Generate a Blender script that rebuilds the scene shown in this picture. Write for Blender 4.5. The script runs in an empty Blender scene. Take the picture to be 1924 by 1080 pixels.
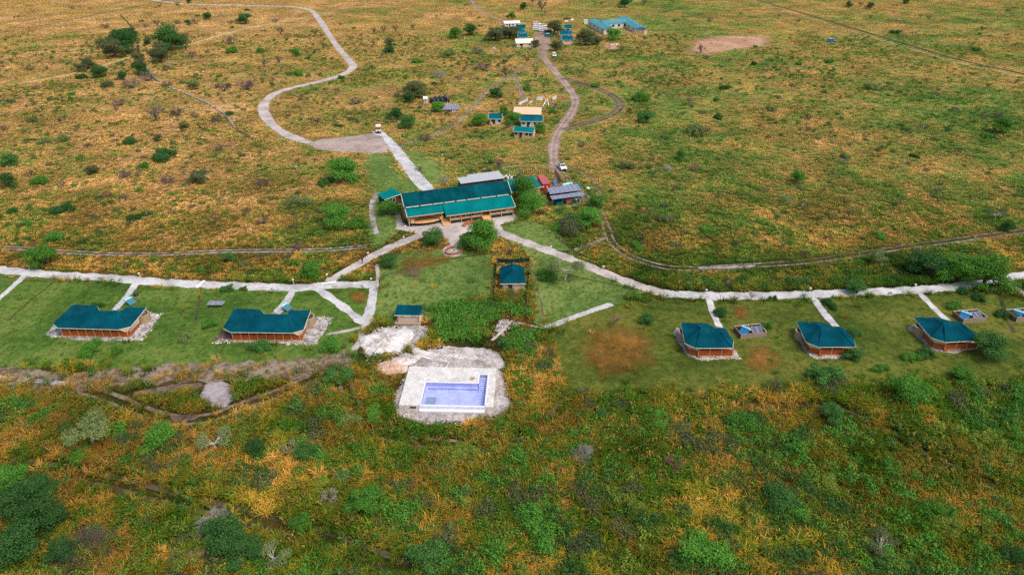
import bpy, math, random
import numpy as np
from mathutils import Vector
R = math.radians
sc = bpy.context.scene
# ---------------------------------------------------------------- camera
F_PX, PITCH, CAM_H = 1283.0, R(30), 72.0
cam = bpy.data.cameras.new('Camera'); cam_o = bpy.data.objects.new('Camera', cam); sc.collection.objects.link(cam_o)
cam_o.location = (0, 0, CAM_H); cam_o.rotation_euler = (R(90) - PITCH, 0, 0)
cam.sensor_width = 36; cam.lens = 36 * F_PX / 1924; cam.clip_end = 12000; cam.clip_start = 1
sc.camera = cam_o
# ---------------------------------------------------------------- sky, sun, exposure
SUN_EL, SUN_AZ = R(58), R(125)          # azimuth clockwise from +Y (away from the camera)
w = bpy.data.worlds.new('World'); sc.world = w; w.use_nodes = True
nt = w.node_tree; sky = nt.nodes.new('ShaderNodeTexSky'); sky.sky_type = 'NISHITA'; sky.sun_disc = False
sky.sun_elevation = SUN_EL; sky.sun_rotation = SUN_AZ; sky.air_density = 1.0; sky.dust_density = 4.0; sky.ozone_density = 0.6
bg = nt.nodes['Background']; bg.inputs[1].default_value = 0.15
nt.links.new(sky.outputs[0], bg.inputs[0])
sl = bpy.data.lights.new('Sun', 'SUN'); sl.energy = 1.25; sl.angle = R(25); sl.color = (1.0, .95, .87)
so = bpy.data.objects.new('Sun', sl); sc.collection.objects.link(so)
d = Vector((math.sin(SUN_AZ) * math.cos(SUN_EL), math.cos(SUN_AZ) * math.cos(SUN_EL), math.sin(SUN_EL)))
so.rotation_euler = d.to_track_quat('Z', 'Y').to_euler(); so.location = d * 300
sc.view_settings.view_transform = 'Standard'; sc.view_settings.look = 'None'
sc.view_settings.exposure = 0.47; sc.view_settings.gamma = 1.0
sc.render.engine = 'CYCLES'
sc.cycles.use_denoising = False
sc.cycles.max_bounces = 5; sc.cycles.diffuse_bounces = 2; sc.cycles.glossy_bounces = 2
sc.cycles.transparent_max_bounces = 12; sc.cycles.transmission_bounces = 3
rnd = random.Random(7)
nrs = np.random.RandomState(11)

# ---------------------------------------------------------------- survey: the photograph's pixels to metres on level ground
def P(px, py, z=0.0):
    u = (px - 962) / F_PX; v = (py - 540) / F_PX
    t = (CAM_H - z) / (math.sin(PITCH) + v * math.cos(PITCH))
    return (u * t, (math.cos(PITCH) - v * math.sin(PITCH)) * t)
def S(py): return (F_PX * math.sin(PITCH) + (py - 540) * math.cos(PITCH)) / CAM_H

# ---------------------------------------------------------------- materials
def newmat(name):
    m = bpy.data.materials.new(name); m.use_nodes = True
    b = m.node_tree.nodes['Principled BSDF']; b.inputs['Specular IOR Level'].default_value = .25
    return m, m.node_tree, b
def N(nt, t, **k):
    n = nt.nodes.new(t)
    for a, v in k.items(): setattr(n, a, v)
    return n
def noise(nt, vec, scale, detail=3, rough=.6, dist=0):
    n = N(nt, 'ShaderNodeTexNoise'); n.inputs['Scale'].default_value = scale; n.inputs['Detail'].default_value = detail
    n.inputs['Roughness'].default_value = rough; n.inputs['Distortion'].default_value = dist
    if vec is not None: nt.links.new(vec, n.inputs['Vector'])
    return n.outputs['Fac']
def ramp(nt, fac, stops, interp='LINEAR'):
    r = N(nt, 'ShaderNodeValToRGB'); r.color_ramp.interpolation = interp
    el = r.color_ramp.elements
    while len(el) < len(stops): el.new(.5)
    for e, (p, c) in zip(el, stops):
        e.position = p; e.color = (c[0], c[1], c[2], 1) if not isinstance(c, (int, float)) else (c, c, c, 1)
    nt.links.new(fac, r.inputs[0]); return r.outputs[0]
def mixc(nt, fac, a, b, mode='MIX'):
    m = N(nt, 'ShaderNodeMix', data_type='RGBA', blend_type=mode)
    for sock, v in ((m.inputs[0], fac), (m.inputs[6], a), (m.inputs[7], b)):
        if isinstance(v, (int, float)): sock.default_value = v
        elif isinstance(v, tuple): sock.default_value = (*v, 1)
        else: nt.links.new(v, sock)
    return m.outputs[2]
def mth(nt, op, a, b=None, c=None, clamp=False):
    m = N(nt, 'ShaderNodeMath', operation=op); m.use_clamp = clamp
    for i, v in enumerate((a, b, c)):
        if v is None: continue
        if isinstance(v, (int, float)): m.inputs[i].default_value = v
        else: nt.links.new(v, m.inputs[i])
    return m.outputs[0]
def maprange(nt, v, a, b, c, d, interp='SMOOTHSTEP'):
    m = N(nt, 'ShaderNodeMapRange', interpolation_type=interp); m.clamp = True
    nt.links.new(v, m.inputs[0])
    for i, x in enumerate((a, b, c, d)): m.inputs[i + 1].default_value = x
    return m.outputs[0]
def bump(nt, b, h, strength, dist):
    n = N(nt, 'ShaderNodeBump'); n.inputs['Strength'].default_value = strength; n.inputs['Distance'].default_value = dist
    nt.links.new(h, n.inputs['Height']); nt.links.new(n.outputs[0], b.inputs['Normal'])
def sc3(c, k): return tuple(min(1, x * k) for x in c)

def M(name, col, rough=.75, var=.25, scale=1.5, bmp=.0, metal=0, orand=0.0, spec=.25, stretch=None):
    """plain worn surface: base colour broken up by two noises in object space"""
    m, nt, b = newmat(name)
    tc = N(nt, 'ShaderNodeTexCoord'); vec = tc.outputs['Object']
    if stretch:
        mp = N(nt, 'ShaderNodeMapping'); mp.inputs['Scale'].default_value = stretch
        nt.links.new(vec, mp.inputs[0]); vec = mp.outputs[0]
    n1 = noise(nt, vec, scale, 4, .65); n2 = noise(nt, vec, scale * 7, 3, .6)
    f = mth(nt, 'MULTIPLY_ADD', n2, .5, mth(nt, 'MULTIPLY', n1, .6))
    c = ramp(nt, f, [(.3, sc3(col, 1 - var)), (.55, col), (.8, sc3(col, 1 + var))])
    if orand:
        oi = N(nt, 'ShaderNodeObjectInfo'); k = maprange(nt, oi.outputs['Random'], 0, 1, 1 - orand, 1 + orand, 'LINEAR')
        cb = N(nt, 'ShaderNodeCombineColor'); [nt.links.new(k, cb.inputs[i]) for i in range(3)]
        c = mixc(nt, 1.0, c, cb.outputs[0], 'MULTIPLY')
    nt.links.new(c, b.inputs['Base Color'])
    b.inputs['Roughness'].default_value = rough; b.inputs['Metallic'].default_value = metal; b.inputs['Specular IOR Level'].default_value = spec
    if bmp: bump(nt, b, f, .6, bmp)
    return m

def veg_colour(nt, vec, bright=1.0, jitter=None):
    """savanna colour from where a thing grows: lush and rusty close by and darkened there by a painted vignette, straw coloured far off and to the left"""
    sep = N(nt, 'ShaderNodeSeparateXYZ'); nt.links.new(vec, sep.inputs[0])
    big = noise(nt, vec, .014, 3, .55); mid = noise(nt, vec, .085, 4, .62, .6); lush = noise(nt, vec, .05, 3, .6, .5); fin = noise(nt, vec, .55, 3, .6)
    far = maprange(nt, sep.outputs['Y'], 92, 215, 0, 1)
    xb = maprange(nt, sep.outputs['X'], -150, 60, .095, -.115, 'LINEAR')
    fy = mth(nt, 'ADD', maprange(nt, sep.outputs['Y'], 60, 420, 0, .10, 'LINEAR'), maprange(nt, sep.outputs['Y'], 55, 110, .0, .0, 'LINEAR'))
    dry = mth(nt, 'MULTIPLY_ADD', big, .50, mth(nt, 'MULTIPLY_ADD', mid, .70, mth(nt, 'MULTIPLY', fin, .19)))
    dry = mth(nt, 'MULTIPLY_ADD', dry, 1.75, -.695 * 1.75 + .635)
    dry = mth(nt, 'ADD', mth(nt, 'ADD', dry, xb), mth(nt, 'ADD', fy, -.02))
    if jitter is not None: dry = mth(nt, 'ADD', dry, jitter)
    k = bright
    near_c = ramp(nt, dry, [(.34, sc3((.038, .115, .008), k)), (.50, sc3((.135, .195, .014), k)), (.59, sc3((.27, .235, .026), k)), (.69, sc3((.50, .265, .038), k)), (.90, sc3((.60, .36, .10), k))])  # near palette: vignette darkening mixed into the plants' own colours
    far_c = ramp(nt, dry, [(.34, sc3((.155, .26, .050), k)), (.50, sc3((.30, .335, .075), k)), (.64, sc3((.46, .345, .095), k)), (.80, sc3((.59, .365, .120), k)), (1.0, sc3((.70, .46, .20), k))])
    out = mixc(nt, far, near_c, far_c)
    return mixc(nt, 1.0, out, mixc(nt, far, ramp(nt, lush, [(.36, .55), (.52, .95), (.66, 1.36)]), ramp(nt, lush, [(.36, .78), (.52, 1.0), (.66, 1.2)])), 'MULTIPLY'), fin, mid

def m_ground():
    m, nt, b = newmat('savanna_ground'); g = N(nt, 'ShaderNodeNewGeometry')
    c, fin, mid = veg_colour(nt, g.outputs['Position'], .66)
    ff = noise(nt, g.outputs['Position'], 1.9, 5, .75)
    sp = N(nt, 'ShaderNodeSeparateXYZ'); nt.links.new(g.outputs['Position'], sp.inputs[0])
    c = mixc(nt, maprange(nt, sp.outputs['Y'], 100, 220, .75, 0), c, (.030, .024, .010))  # near earth blackened: shade between the tufts put into the colour
    c = mixc(nt, 1.0, c, ramp(nt, ff, [(.3, .40), (.5, .95), (.72, 1.35)]), 'MULTIPLY')
    nt.links.new(c, b.inputs['Base Color']); b.inputs['Roughness'].default_value = .95; b.inputs['Specular IOR Level'].default_value = .05
    bump(nt, b, ff, .9, .6)
    return m
def m_grass(name, bright, spread, lo=.7, hi=1.3):
    m, nt, b = newmat(name); oi = N(nt, 'ShaderNodeObjectInfo')
    j = maprange(nt, oi.outputs['Random'], 0, 1, -spread, spread, 'LINEAR')
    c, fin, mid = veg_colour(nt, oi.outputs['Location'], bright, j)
    wn = N(nt, 'ShaderNodeTexWhiteNoise', noise_dimensions='1D'); nt.links.new(oi.outputs['Random'], wn.inputs['W'])
    c = mixc(nt, 1.0, c, ramp(nt, wn.outputs['Value'], [(0, lo), (.5, 1.0), (1, hi)]), 'MULTIPLY')
    nt.links.new(c, b.inputs['Base Color']); b.inputs['Roughness'].default_value = .9; b.inputs['Specular IOR Level'].default_value = .04
    tr = N(nt, 'ShaderNodeBsdfTranslucent'); nt.links.new(c, tr.inputs[0]); mx = N(nt, 'ShaderNodeMixShader'); mx.inputs[0].default_value = .3
    out = nt.nodes['Material Output']; nt.links.new(b.outputs[0], mx.inputs[1]); nt.links.new(tr.outputs[0], mx.inputs[2]); nt.links.new(mx.outputs[0], out.inputs[0])
    return m
def m_leaf(name, col, var=.35, orand=.18):
    m, nt, b = newmat(name); oi = N(nt, 'ShaderNodeObjectInfo'); g = N(nt, 'ShaderNodeNewGeometry')
    n = noise(nt, g.outputs['Position'], .9, 2, .5)
    r = mth(nt, 'MULTIPLY_ADD', g.outputs['Random Per Island'], .55, mth(nt, 'MULTIPLY', n, .6))
    c = ramp(nt, r, [(.2, sc3(col, 1 - var)), (.5, col), (.85, (min(1, col[0] * (1 + 2.2 * var)), col[1] * (1 + 1.2 * var), col[2] * (1 + .6 * var)))])
    k = maprange(nt, oi.outputs['Random'], 0, 1, 1 - orand, 1 + orand, 'LINEAR')
    cb = N(nt, 'ShaderNodeCombineColor'); [nt.links.new(k, cb.inputs[i]) for i in range(3)]
    c = mixc(nt, 1.0, c, cb.outputs[0], 'MULTIPLY')
    nt.links.new(c, b.inputs['Base Color']); b.inputs['Roughness'].default_value = .8; b.inputs['Specular IOR Level'].default_value = .1
    tr = N(nt, 'ShaderNodeBsdfTranslucent'); nt.links.new(c, tr.inputs[0]); mx = N(nt, 'ShaderNodeMixShader'); mx.inputs[0].default_value = .3
    out = nt.nodes['Material Output']; nt.links.new(b.outputs[0], mx.inputs[1]); nt.links.new(tr.outputs[0], mx.inputs[2]); nt.links.new(mx.outputs[0], out.inputs[0])
    return m
def m_soft(name, cols, scale=.5, fine=3.0, lo=.25, hi=.6, amp=.9, ragscale=.9, rough=.95, bmp=.03, grass=0.0):
    """earth, gravel or turf laid as a sheet whose rim breaks up raggedly into what lies beneath"""
    m, nt, b = newmat(name); g = N(nt, 'ShaderNodeNewGeometry'); pos = g.outputs['Position']
    n1 = noise(nt, pos, scale * .5, 4, .65); n2 = noise(nt, pos, fine * .6, 5, .8)
    f = mth(nt, 'MULTIPLY_ADD', n2, .6, mth(nt, 'MULTIPLY', n1, .6))
    c = ramp(nt, f, [(.515, cols[0]), (.60, cols[1]), (.685, cols[2])])
    nt.links.new(c, b.inputs['Base Color']); b.inputs['Roughness'].default_value = rough; b.inputs['Specular IOR Level'].default_value = .08
    bump(nt, b, n2, .7, bmp)
    at = N(nt, 'ShaderNodeAttribute'); at.attribute_name = 'edge'
    rg = noise(nt, pos, ragscale, 4, .65)
    e = mth(nt, 'MULTIPLY_ADD', mth(nt, 'SUBTRACT', rg, .5), amp, at.outputs['Fac'])
    if grass:
        r2 = noise(nt, pos, .22, 3, .6)
        e = mth(nt, 'MULTIPLY_ADD', mth(nt, 'SUBTRACT', r2, .5), -grass, e)
    a = maprange(nt, e, lo, hi, 0, 1)
    tr = N(nt, 'ShaderNodeBsdfTransparent'); mx = N(nt, 'ShaderNodeMixShader'); nt.links.new(a, mx.inputs[0])
    out = nt.nodes['Material Output']; nt.links.new(tr.outputs[0], mx.inputs[1]); nt.links.new(b.outputs[0], mx.inputs[2]); nt.links.new(mx.outputs[0], out.inputs[0])
    return m

def m_roof(name, col, weave=7.0, var=.2, orand=.0):
    """coarse green shade cloth over thatch: mottled, a little streaky"""
    m, nt, b = newmat(name); tc = N(nt, 'ShaderNodeTexCoord'); v = tc.outputs['Object']
    n1 = noise(nt, v, .35, 2, .5); n2 = noise(nt, v, weave * .6, 4, .85)
    f = mth(nt, 'MULTIPLY_ADD', n2, .6, mth(nt, 'MULTIPLY', n1, .5))
    c = ramp(nt, f, [(.42, sc3(col, 1 - var * 1.7)), (.55, col), (.68, sc3(col, 1 + var * 1.7))])
    if orand:
        oi = N(nt, 'ShaderNodeObjectInfo'); k = maprange(nt, oi.outputs['Random'], 0, 1, 1 - orand, 1 + orand, 'LINEAR')
        cb = N(nt, 'ShaderNodeCombineColor'); [nt.links.new(k, cb.inputs[i]) for i in range(3)]
        c = mixc(nt, 1.0, c, cb.outputs[0], 'MULTIPLY')
    dust = noise(nt, v, .8, 4, .7); c = mixc(nt, ramp(nt, dust, [(.58, 0.0), (.78, .07)]), c, (.30, .33, .30))
    nt.links.new(c, b.inputs['Base Color']); b.inputs['Roughness'].default_value = .95; b.inputs['Specular IOR Level'].default_value = .03
    bump(nt, b, n2, .5, .05)
    return m
def m_paving():
    m, nt, b = newmat('flagstone'); tc = N(nt, 'ShaderNodeTexCoord'); v = tc.outputs['Object']
    vo = N(nt, 'ShaderNodeTexVoronoi'); vo.inputs['Scale'].default_value = 2.2; nt.links.new(v, vo.inputs['Vector'])
    ve = N(nt, 'ShaderNodeTexVoronoi', feature='DISTANCE_TO_EDGE'); ve.inputs['Scale'].default_value = 2.2; nt.links.new(v, ve.inputs['Vector'])
    sx = N(nt, 'ShaderNodeSeparateColor'); nt.links.new(vo.outputs['Color'], sx.inputs[0])
    c = ramp(nt, sx.outputs[0], [(0, (.56, .53, .48)), (.5, (.64, .615, .58)), (.955, (.69, .67, .64)), (.97, (.50, .38, .31)), (.985, (.46, .47, .50))])
    st = noise(nt, v, .8, 4, .6); c = mixc(nt, 1.0, c, ramp(nt, st, [(.3, .82), (.6, 1.05)]), 'MULTIPLY')
    j = ramp(nt, ve.outputs['Distance'], [(.02, 0.0), (.06, 1.0)])
    c = mixc(nt, j, (.52, .49, .45), c); nt.links.new(c, b.inputs['Base Color']); b.inputs['Roughness'].default_value = .8
    bump(nt, b, j, .5, .02); return m
def m_pool():
    m, nt, b = newmat('pool_tile'); tc = N(nt, 'ShaderNodeTexCoord')
    br = N(nt, 'ShaderNodeTexBrick'); br.offset = 0; nt.links.new(tc.outputs['Object'], br.inputs['Vector'])
    br.inputs['Scale'].default_value = 1; br.inputs['Brick Width'].default_value = .3; br.inputs['Row Height'].default_value = .3; br.inputs['Mortar Size'].default_value = .02
    br.inputs['Color1'].default_value = (.31, .36, .70, 1); br.inputs['Color2'].default_value = (.37, .42, .75, 1); br.inputs['Mortar'].default_value = (.50, .54, .78, 1)
    st = noise(nt, tc.outputs['Object'], .5, 4, .6); c = mixc(nt, 1.0, br.outputs[0], ramp(nt, st, [(.35, .85), (.65, 1.12)]), 'MULTIPLY')
    nt.links.new(c, b.inputs['Base Color']); b.inputs['Roughness'].default_value = .35; return m
def m_panel(mort=(.35, .37, .45, 1), k=1.0):
    m, nt, b = newmat('solar_cells'); tc = N(nt, 'ShaderNodeTexCoord')
    br = N(nt, 'ShaderNodeTexBrick'); br.offset = 0; nt.links.new(tc.outputs['Object'], br.inputs['Vector'])
    br.inputs['Brick Width'].default_value = .16; br.inputs['Row Height'].default_value = .16; br.inputs['Mortar Size'].default_value = .012; br.inputs['Scale'].default_value = 1
    br.inputs['Color1'].default_value = (.10 * k, .115 * k, .20 * k, 1); br.inputs['Color2'].default_value = (.12 * k, .135 * k, .22 * k, 1); br.inputs['Mortar'].default_value = mort
    nt.links.new(br.outputs[0], b.inputs['Base Color']); b.inputs['Roughness'].default_value = .5; b.inputs['Specular IOR Level'].default_value = .15; return m

MAT = dict(
 ground=m_ground(), grass=m_grass('tall_grass', 1.1, .13), grass_m=m_grass('mid_grass', 1.1, .10, .84, 1.16), grass_f=m_grass('far_grass', 1.15, .07, .9, 1.1), weeds=m_leaf('weed_leaf', (.062, .165, .018), .45, .3), turf=m_leaf('short_turf', (.10, .145, .028), .3, .35), weeds_o=m_leaf('olive_weed_leaf', (.17, .155, .028), .45, .35),
 lawn=m_soft('lawn', [(.042, .092, .013), (.076, .146, .022), (.132, .182, .037)], .13, 1.1, .2, .5, .8, .5, bmp=.08),
 lawn_light=m_soft('light_lawn', [(.070, .120, .026), (.118, .185, .040), (.18, .225, .058)], .13, 1.1, .2, .5, .8, .5, bmp=.08),
 lawn_olive=m_soft('olive_lawn', [(.042, .068, .009), (.080, .108, .015), (.14, .138, .025)], .10, 1.1, .2, .5, .8, .5, bmp=.08),  # darkest of the lawns, with some lens vignette painted into its colour
 lawn_dry=m_soft('dry_lawn', [(.12, .065, .011), (.20, .092, .019), (.26, .14, .034)], .16, 1.2, .12, .95, 1.1, .30, bmp=.05),
 gravel=m_soft('pale_gravel', [(.33, .32, .31), (.46, .448, .44), (.58, .565, .55)], .5, 3.5, .2, .55, 1.3, .8, bmp=.02),
 gravel_pink=m_soft('warm_gravel', [(.30, .26, .235), (.41, .36, .325), (.52, .46, .42)], .4, 3.0, .2, .55, 1.3, .8, bmp=.02),
 stones=m_soft('grey_stones', [(.13, .115, .11), (.28, .26, .255), (.47, .44, .43)], 1.4, 4.0, .2, .6, 1.3, .8, bmp=.06),
 mauve=m_soft('grey_mauve_mud', [(.20, .165, .165), (.29, .245, .25), (.37, .32, .33)], .35, 2.2, .25, .65, 1.4, .6),
 dirt_l=m_soft('pale_wheel_marks', [(.25, .19, .155), (.34, .265, .225), (.42, .34, .295)], .35, 2.2, .3, .8, 1.2, .6),
 debris=m_soft('pinkish_grey_debris', [(.25, .21, .195), (.38, .335, .315), (.52, .475, .455)], .6, 2.6, .25, .7, 1.5, .7),
 dirt=m_soft('dirt_road', [(.18, .118, .086), (.275, .19, .145), (.36, .265, .215)], .35, 2.2, .25, .65, 1.4, .6),
 mud=m_soft('dark_mud', [(.06, .042, .032), (.115, .08, .06), (.19, .14, .11)], .4, 2.2, .3, .7, 1.1, .7),
 track=m_soft('grassy_track', [(.10, .072, .045), (.17, .128, .082), (.27, .21, .155)], .3, 2.0, .3, .85, 1.2, .5, grass=.45),
 rut=m_soft('wheel_ruts', [(.085, .060, .044), (.18, .135, .105), (.31, .25, .21)], .3, 2.0, .12, .5, .9, .6, grass=.15),
 trench=m_soft('ditch', [(.03, .034, .014), (.06, .055, .026), (.11, .085, .045)], .3, 1.6, .2, .6, 1.2, .8, grass=.2),
 tan=m_soft('pale_track', [(.40, .28, .15), (.50, .36, .21), (.58, .44, .29)], .3, 1.6, .3, .7, 1.3, .6, grass=.5),
 sand=m_soft('white_sand', [(.36, .31, .275), (.55, .51, .48), (.68, .65, .63)], .7, 2.4, .3, .75, 1.6, .9, bmp=.1),
 peach=m_soft('peach_sand', [(.42, .27, .19), (.55, .37, .27), (.66, .52, .43)], .5, 2.0, .2, .5, .7, .8, bmp=.1),
 earth=m_soft('red_earth', [(.30, .165, .09), (.40, .235, .14), (.47, .30, .19)], .12, 1.1, .2, .7, 1.0, .25),
 rubble=M('rubble', (.55, .52, .48), .9, .4, 2), teal=m_roof('shade_cloth', (.0012, .056, .080)), teal_d=m_roof('dark_shade_cloth', (.001, .060, .073), orand=.20),
 teal_l=m_roof('light_green_sheet', (.001, .150, .152), 3.0, .10), teal_f=m_roof('faded_blue_green_sheet', (.07, .25, .29), 1.0, .12), teal_m=m_roof('mid_green_sheet', (.001, .085, .115), 2.0, .15, .2),
 teal_s=m_roof('seam_cloth', (.004, .082, .105)), canvas=M('canvas', (.66, .52, .38), .9, .15, 1.2), cream=M('cream_trim', (.74, .64, .50), .85, .15, 2), beige_roof=M('beige_sheet', (.68, .48, .32), .85, .12, .8, stretch=(6, .4, 1)),
 white=M('white_paint', (.80, .79, .76), .6, .08, 2), offwhite=M('dusty_white', (.62, .60, .55), .8, .2, 1.2), timber=M('light_timber', (.64, .325, .135), .8, .3, 1.6, stretch=(1, 5, 5)),
 timber_d=M('red_brown_timber', (.36, .085, .020), .75, .4, 1.2), timber_p=M('pale_timber', (.62, .40, .24), .8, .25, 1.5), plank=M('weathered_plank', (.36, .26, .19), .9, .35, 2),
 brick=M('red_brick', (.36, .12, .06), .85, .35, 3), skirt=M('teal_skirting', (.008, .035, .042), .85, .3, 2), dark=M('dark_opening', (.012, .011, .010), .9, .3, 1), dkbrown=M('dark_brown_wall', (.07, .04, .03), .9, .4, 2),
 stone=M('stone_wall', (.36, .25, .15), .9, .45, 4, .03), metal=M('grey_sheet_metal', (.42, .44, .45), .55, .15, .7, metal=.1), container=M('faded_red_container', (.42, .11, .12), .7, .25, .8), red=M('red_paint', (.42, .03, .02), .5, .2, 2),
 pole=M('pole_wood', (.14, .085, .055), .9, .5, 3), net=M('dark_green_net', (.008, .03, .028), .9, .4, 2), black=M('black_plastic', (.012, .014, .02), .45, .3, 1, spec=.5), rubber=M('tyre_rubber', (.02, .02, .02), .9, .2, 2),
 glass=M('vehicle_glass', (.03, .04, .05), .1, .1, 1, spec=.6), khaki=M('khaki_paint', (.55, .42, .30), .5, .12, 1), bluep=M('blue_paint', (.10, .25, .55), .4, .15, 1), chrome=M('grey_metal', (.4, .4, .4), .4, .1, 2, metal=.6), navy=M('navy_canvas', (.04, .06, .13), .8, .3, 2),
 paving=m_paving(), tile=m_pool(), panel=m_panel(), panel_d=m_panel((.16, .19, .28, 1), .55), aqua_d=M('aqua_collector', (.05, .17, .24), .5, .12, 1), aqua=M('pale_aqua_tank', (.30, .62, .62), .5, .06, 1), blue=M('blue_collector', (.012, .15, .38), .5, .12, 1), bluetarp=M('blue_tarp', (.02, .14, .42), .7, .2, 1), coping=M('coping', (.66, .67, .72), .6, .12, 1.5), pooldk=M('dark_pool_tile', (.20, .27, .40), .4, .15, 2),
 bark=M('bark', (.13, .095, .07), .95, .4, 3), bark_w=M('pale_bark', (.42, .38, .34), .95, .3, 3),
 twig_k=M('grey_brown_twig', (.115, .09, .08), .95, .3, 3, orand=.25), twig_w=M('pale_grey_twig', (.34, .31, .29), .95, .25, 3, orand=.15), twig_r=M('reddish_twig', (.24, .14, .105), .95, .3, 3, orand=.2),
 lf_g=m_leaf('bright_leaf', (.085, .250, .035)), lf_t=m_leaf('bluish_leaf', (.070, .195, .045)), lf_d=m_leaf('deep_leaf', (.045, .135, .034)), lf_o=m_leaf('olive_leaf', (.100, .135, .058)), lf_p=m_leaf('pale_leaf', (.17, .24, .085)), lf_y=m_leaf('yellowish_leaf', (.16, .235, .035)),
)

# ---------------------------------------------------------------- mesh helpers
COL = sc.collection
class MB:
    def __init__(s): s.v = []; s.f = []; s.e = []
    def add(s, vs, fs, edge=None):
        o = len(s.v); s.v += [tuple(q) for q in vs]; s.f += [tuple(i + o for i in q) for q in fs]
        if edge is not None: s.e += list(edge)
        return s
    def box(s, x0, x1, y0, y1, z0, z1):
        return s.add([(x0, y0, z0), (x1, y0, z0), (x1, y1, z0), (x0, y1, z0), (x0, y0, z1), (x1, y0, z1), (x1, y1, z1), (x0, y1, z1)],
                     [(3, 2, 1, 0), (4, 5, 6, 7), (0, 1, 5, 4), (1, 2, 6, 5), (2, 3, 7, 6), (3, 0, 4, 7)])
    def hexa(s, lo, hi):
        n = len(lo); vs = list(lo) + list(hi)
        return s.add(vs, [tuple(range(n - 1, -1, -1)), tuple(range(n, 2 * n))] + [(i, (i + 1) % n, n + (i + 1) % n, n + i) for i in range(n)])
    def prism(s, poly, z0, z1): return s.hexa([(x, y, z0) for x, y in poly], [(x, y, z1) for x, y in poly])
    def tube(s, pts, rs, n=6, cap=True):
        pts = [Vector(q) for q in pts]; o = len(s.v)
        if isinstance(rs, (int, float)): rs = [rs] * len(pts)
        for i, q in enumerate(pts):
            t = (pts[min(i + 1, len(pts) - 1)] - pts[max(i - 1, 0)]).normalized()
            a = t.cross(Vector((0, 0, 1)) if abs(t.z) < .9 else Vector((1, 0, 0))).normalized(); b = t.cross(a)
            for k in range(n):
                th = 2 * math.pi * k / n; s.v.append(tuple(q + (a * math.cos(th) + b * math.sin(th)) * rs[i]))
        for i in range(len(pts) - 1):
            for k in range(n): s.f.append((o + i * n + k, o + i * n + (k + 1) % n, o + (i + 1) * n + (k + 1) % n, o + (i + 1) * n + k))
        if cap: s.f.append(tuple(o + k for k in range(n - 1, -1, -1))); s.f.append(tuple(o + (len(pts) - 1) * n + k for k in range(n)))
        return s
    def lathe(s, prof, n=16, c=(0, 0)):
        o = len(s.v)
        for r_, z in prof:
            for k in range(n): th = 2 * math.pi * k / n; s.v.append((c[0] + r_ * math.cos(th), c[1] + r_ * math.sin(th), z))
        for i in range(len(prof) - 1):
            for k in range(n): s.f.append((o + i * n + k, o + i * n + (k + 1) % n, o + (i + 1) * n + (k + 1) % n, o + (i + 1) * n + k))
        s.f.append(tuple(o + k for k in range(n - 1, -1, -1))); s.f.append(tuple(o + (len(prof) - 1) * n + k for k in range(n)))
        return s
    def arc(s, c, r0, r1, a0, a1, z0, z1, n=18):
        for i in range(n):
            t0, t1 = a0 + (a1 - a0) * i / n, a0 + (a1 - a0) * (i + 1) / n
            s.prism([(c[0] + q * math.cos(t), c[1] + q * math.sin(t)) for q, t in ((r0, t0), (r1, t0), (r1, t1), (r0, t1))], z0, z1)
        return s
    def slab(s, quad, th):
        """a quad or polygon in space given thickness downwards"""
        return s.hexa([(x, y, z - th) for x, y, z in quad], quad)
    def build(s, name, mat, parent=None, smooth=False):
        me = bpy.data.meshes.new(name); me.from_pydata(s.v, [], s.f)
        if s.e:
            at = me.attributes.new('edge', 'FLOAT', 'POINT'); at.data.foreach_set('value', s.e)
        me.materials.append(MAT[mat] if isinstance(mat, str) else mat)
        if smooth: me.polygons.foreach_set('use_smooth', [True] * len(me.polygons))
        o = bpy.data.objects.new(name, me); COL.objects.link(o)
        if parent: o.parent = parent
        return o
def box(*a): return MB().box(*a)
def tag(o, label=None, cat=None, group=None, kind=None):
    if label: o['label'] = label
    if cat: o['category'] = cat
    if group: o['group'] = group
    if kind: o['kind'] = kind
    return o
def thing(name, label, cat, loc, rz=0, group=None):
    o = bpy.data.objects.new(name, None); o.empty_display_size = .5; COL.objects.link(o)
    o.location = (loc[0], loc[1], loc[2] if len(loc) > 2 else 0); o.rotation_euler[2] = rz
    return tag(o, label, cat, group)
def copy_tree(o, parent=None):
    c = o.copy(); COL.objects.link(c); c.parent = parent
    for ch in o.children: copy_tree(ch, c)
    return c

# ---------------------------------------------------------------- what covers the ground where
CS = .5; GX0, GY0, GNX, GNY = -430.0, 40.0, 1720, 1240
KEEP = np.zeros((GNY, GNX), np.float32)      # 0 tall grass grows .. 1 nothing grows
LAWN = np.zeros((GNY, GNX), bool); FOOT = None
def raster_poly(poly, grid, val, mode='max'):
    xs = [q[0] for q in poly]; ys = [q[1] for q in poly]
    i0, i1 = max(0, int((min(xs) - GX0) / CS)), min(GNX, int((max(xs) - GX0) / CS) + 2); j0, j1 = max(0, int((min(ys) - GY0) / CS)), min(GNY, int((max(ys) - GY0) / CS) + 2)
    if i1 <= i0 or j1 <= j0: return
    X, Y = np.meshgrid(GX0 + (np.arange(i0, i1) + .5) * CS, GY0 + (np.arange(j0, j1) + .5) * CS); ins = np.zeros(X.shape, bool)
    n = len(poly)
    for k in range(n):
        (xa, ya), (xb, yb) = poly[k], poly[(k + 1) % n]
        if ya == yb: continue
        ins ^= ((ya > Y) != (yb > Y)) & (X < (xb - xa) * (Y - ya) / (yb - ya) + xa)
    sub = grid[j0:j1, i0:i1]; sub[ins] = val if grid.dtype == bool else np.maximum(sub[ins], val)
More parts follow.
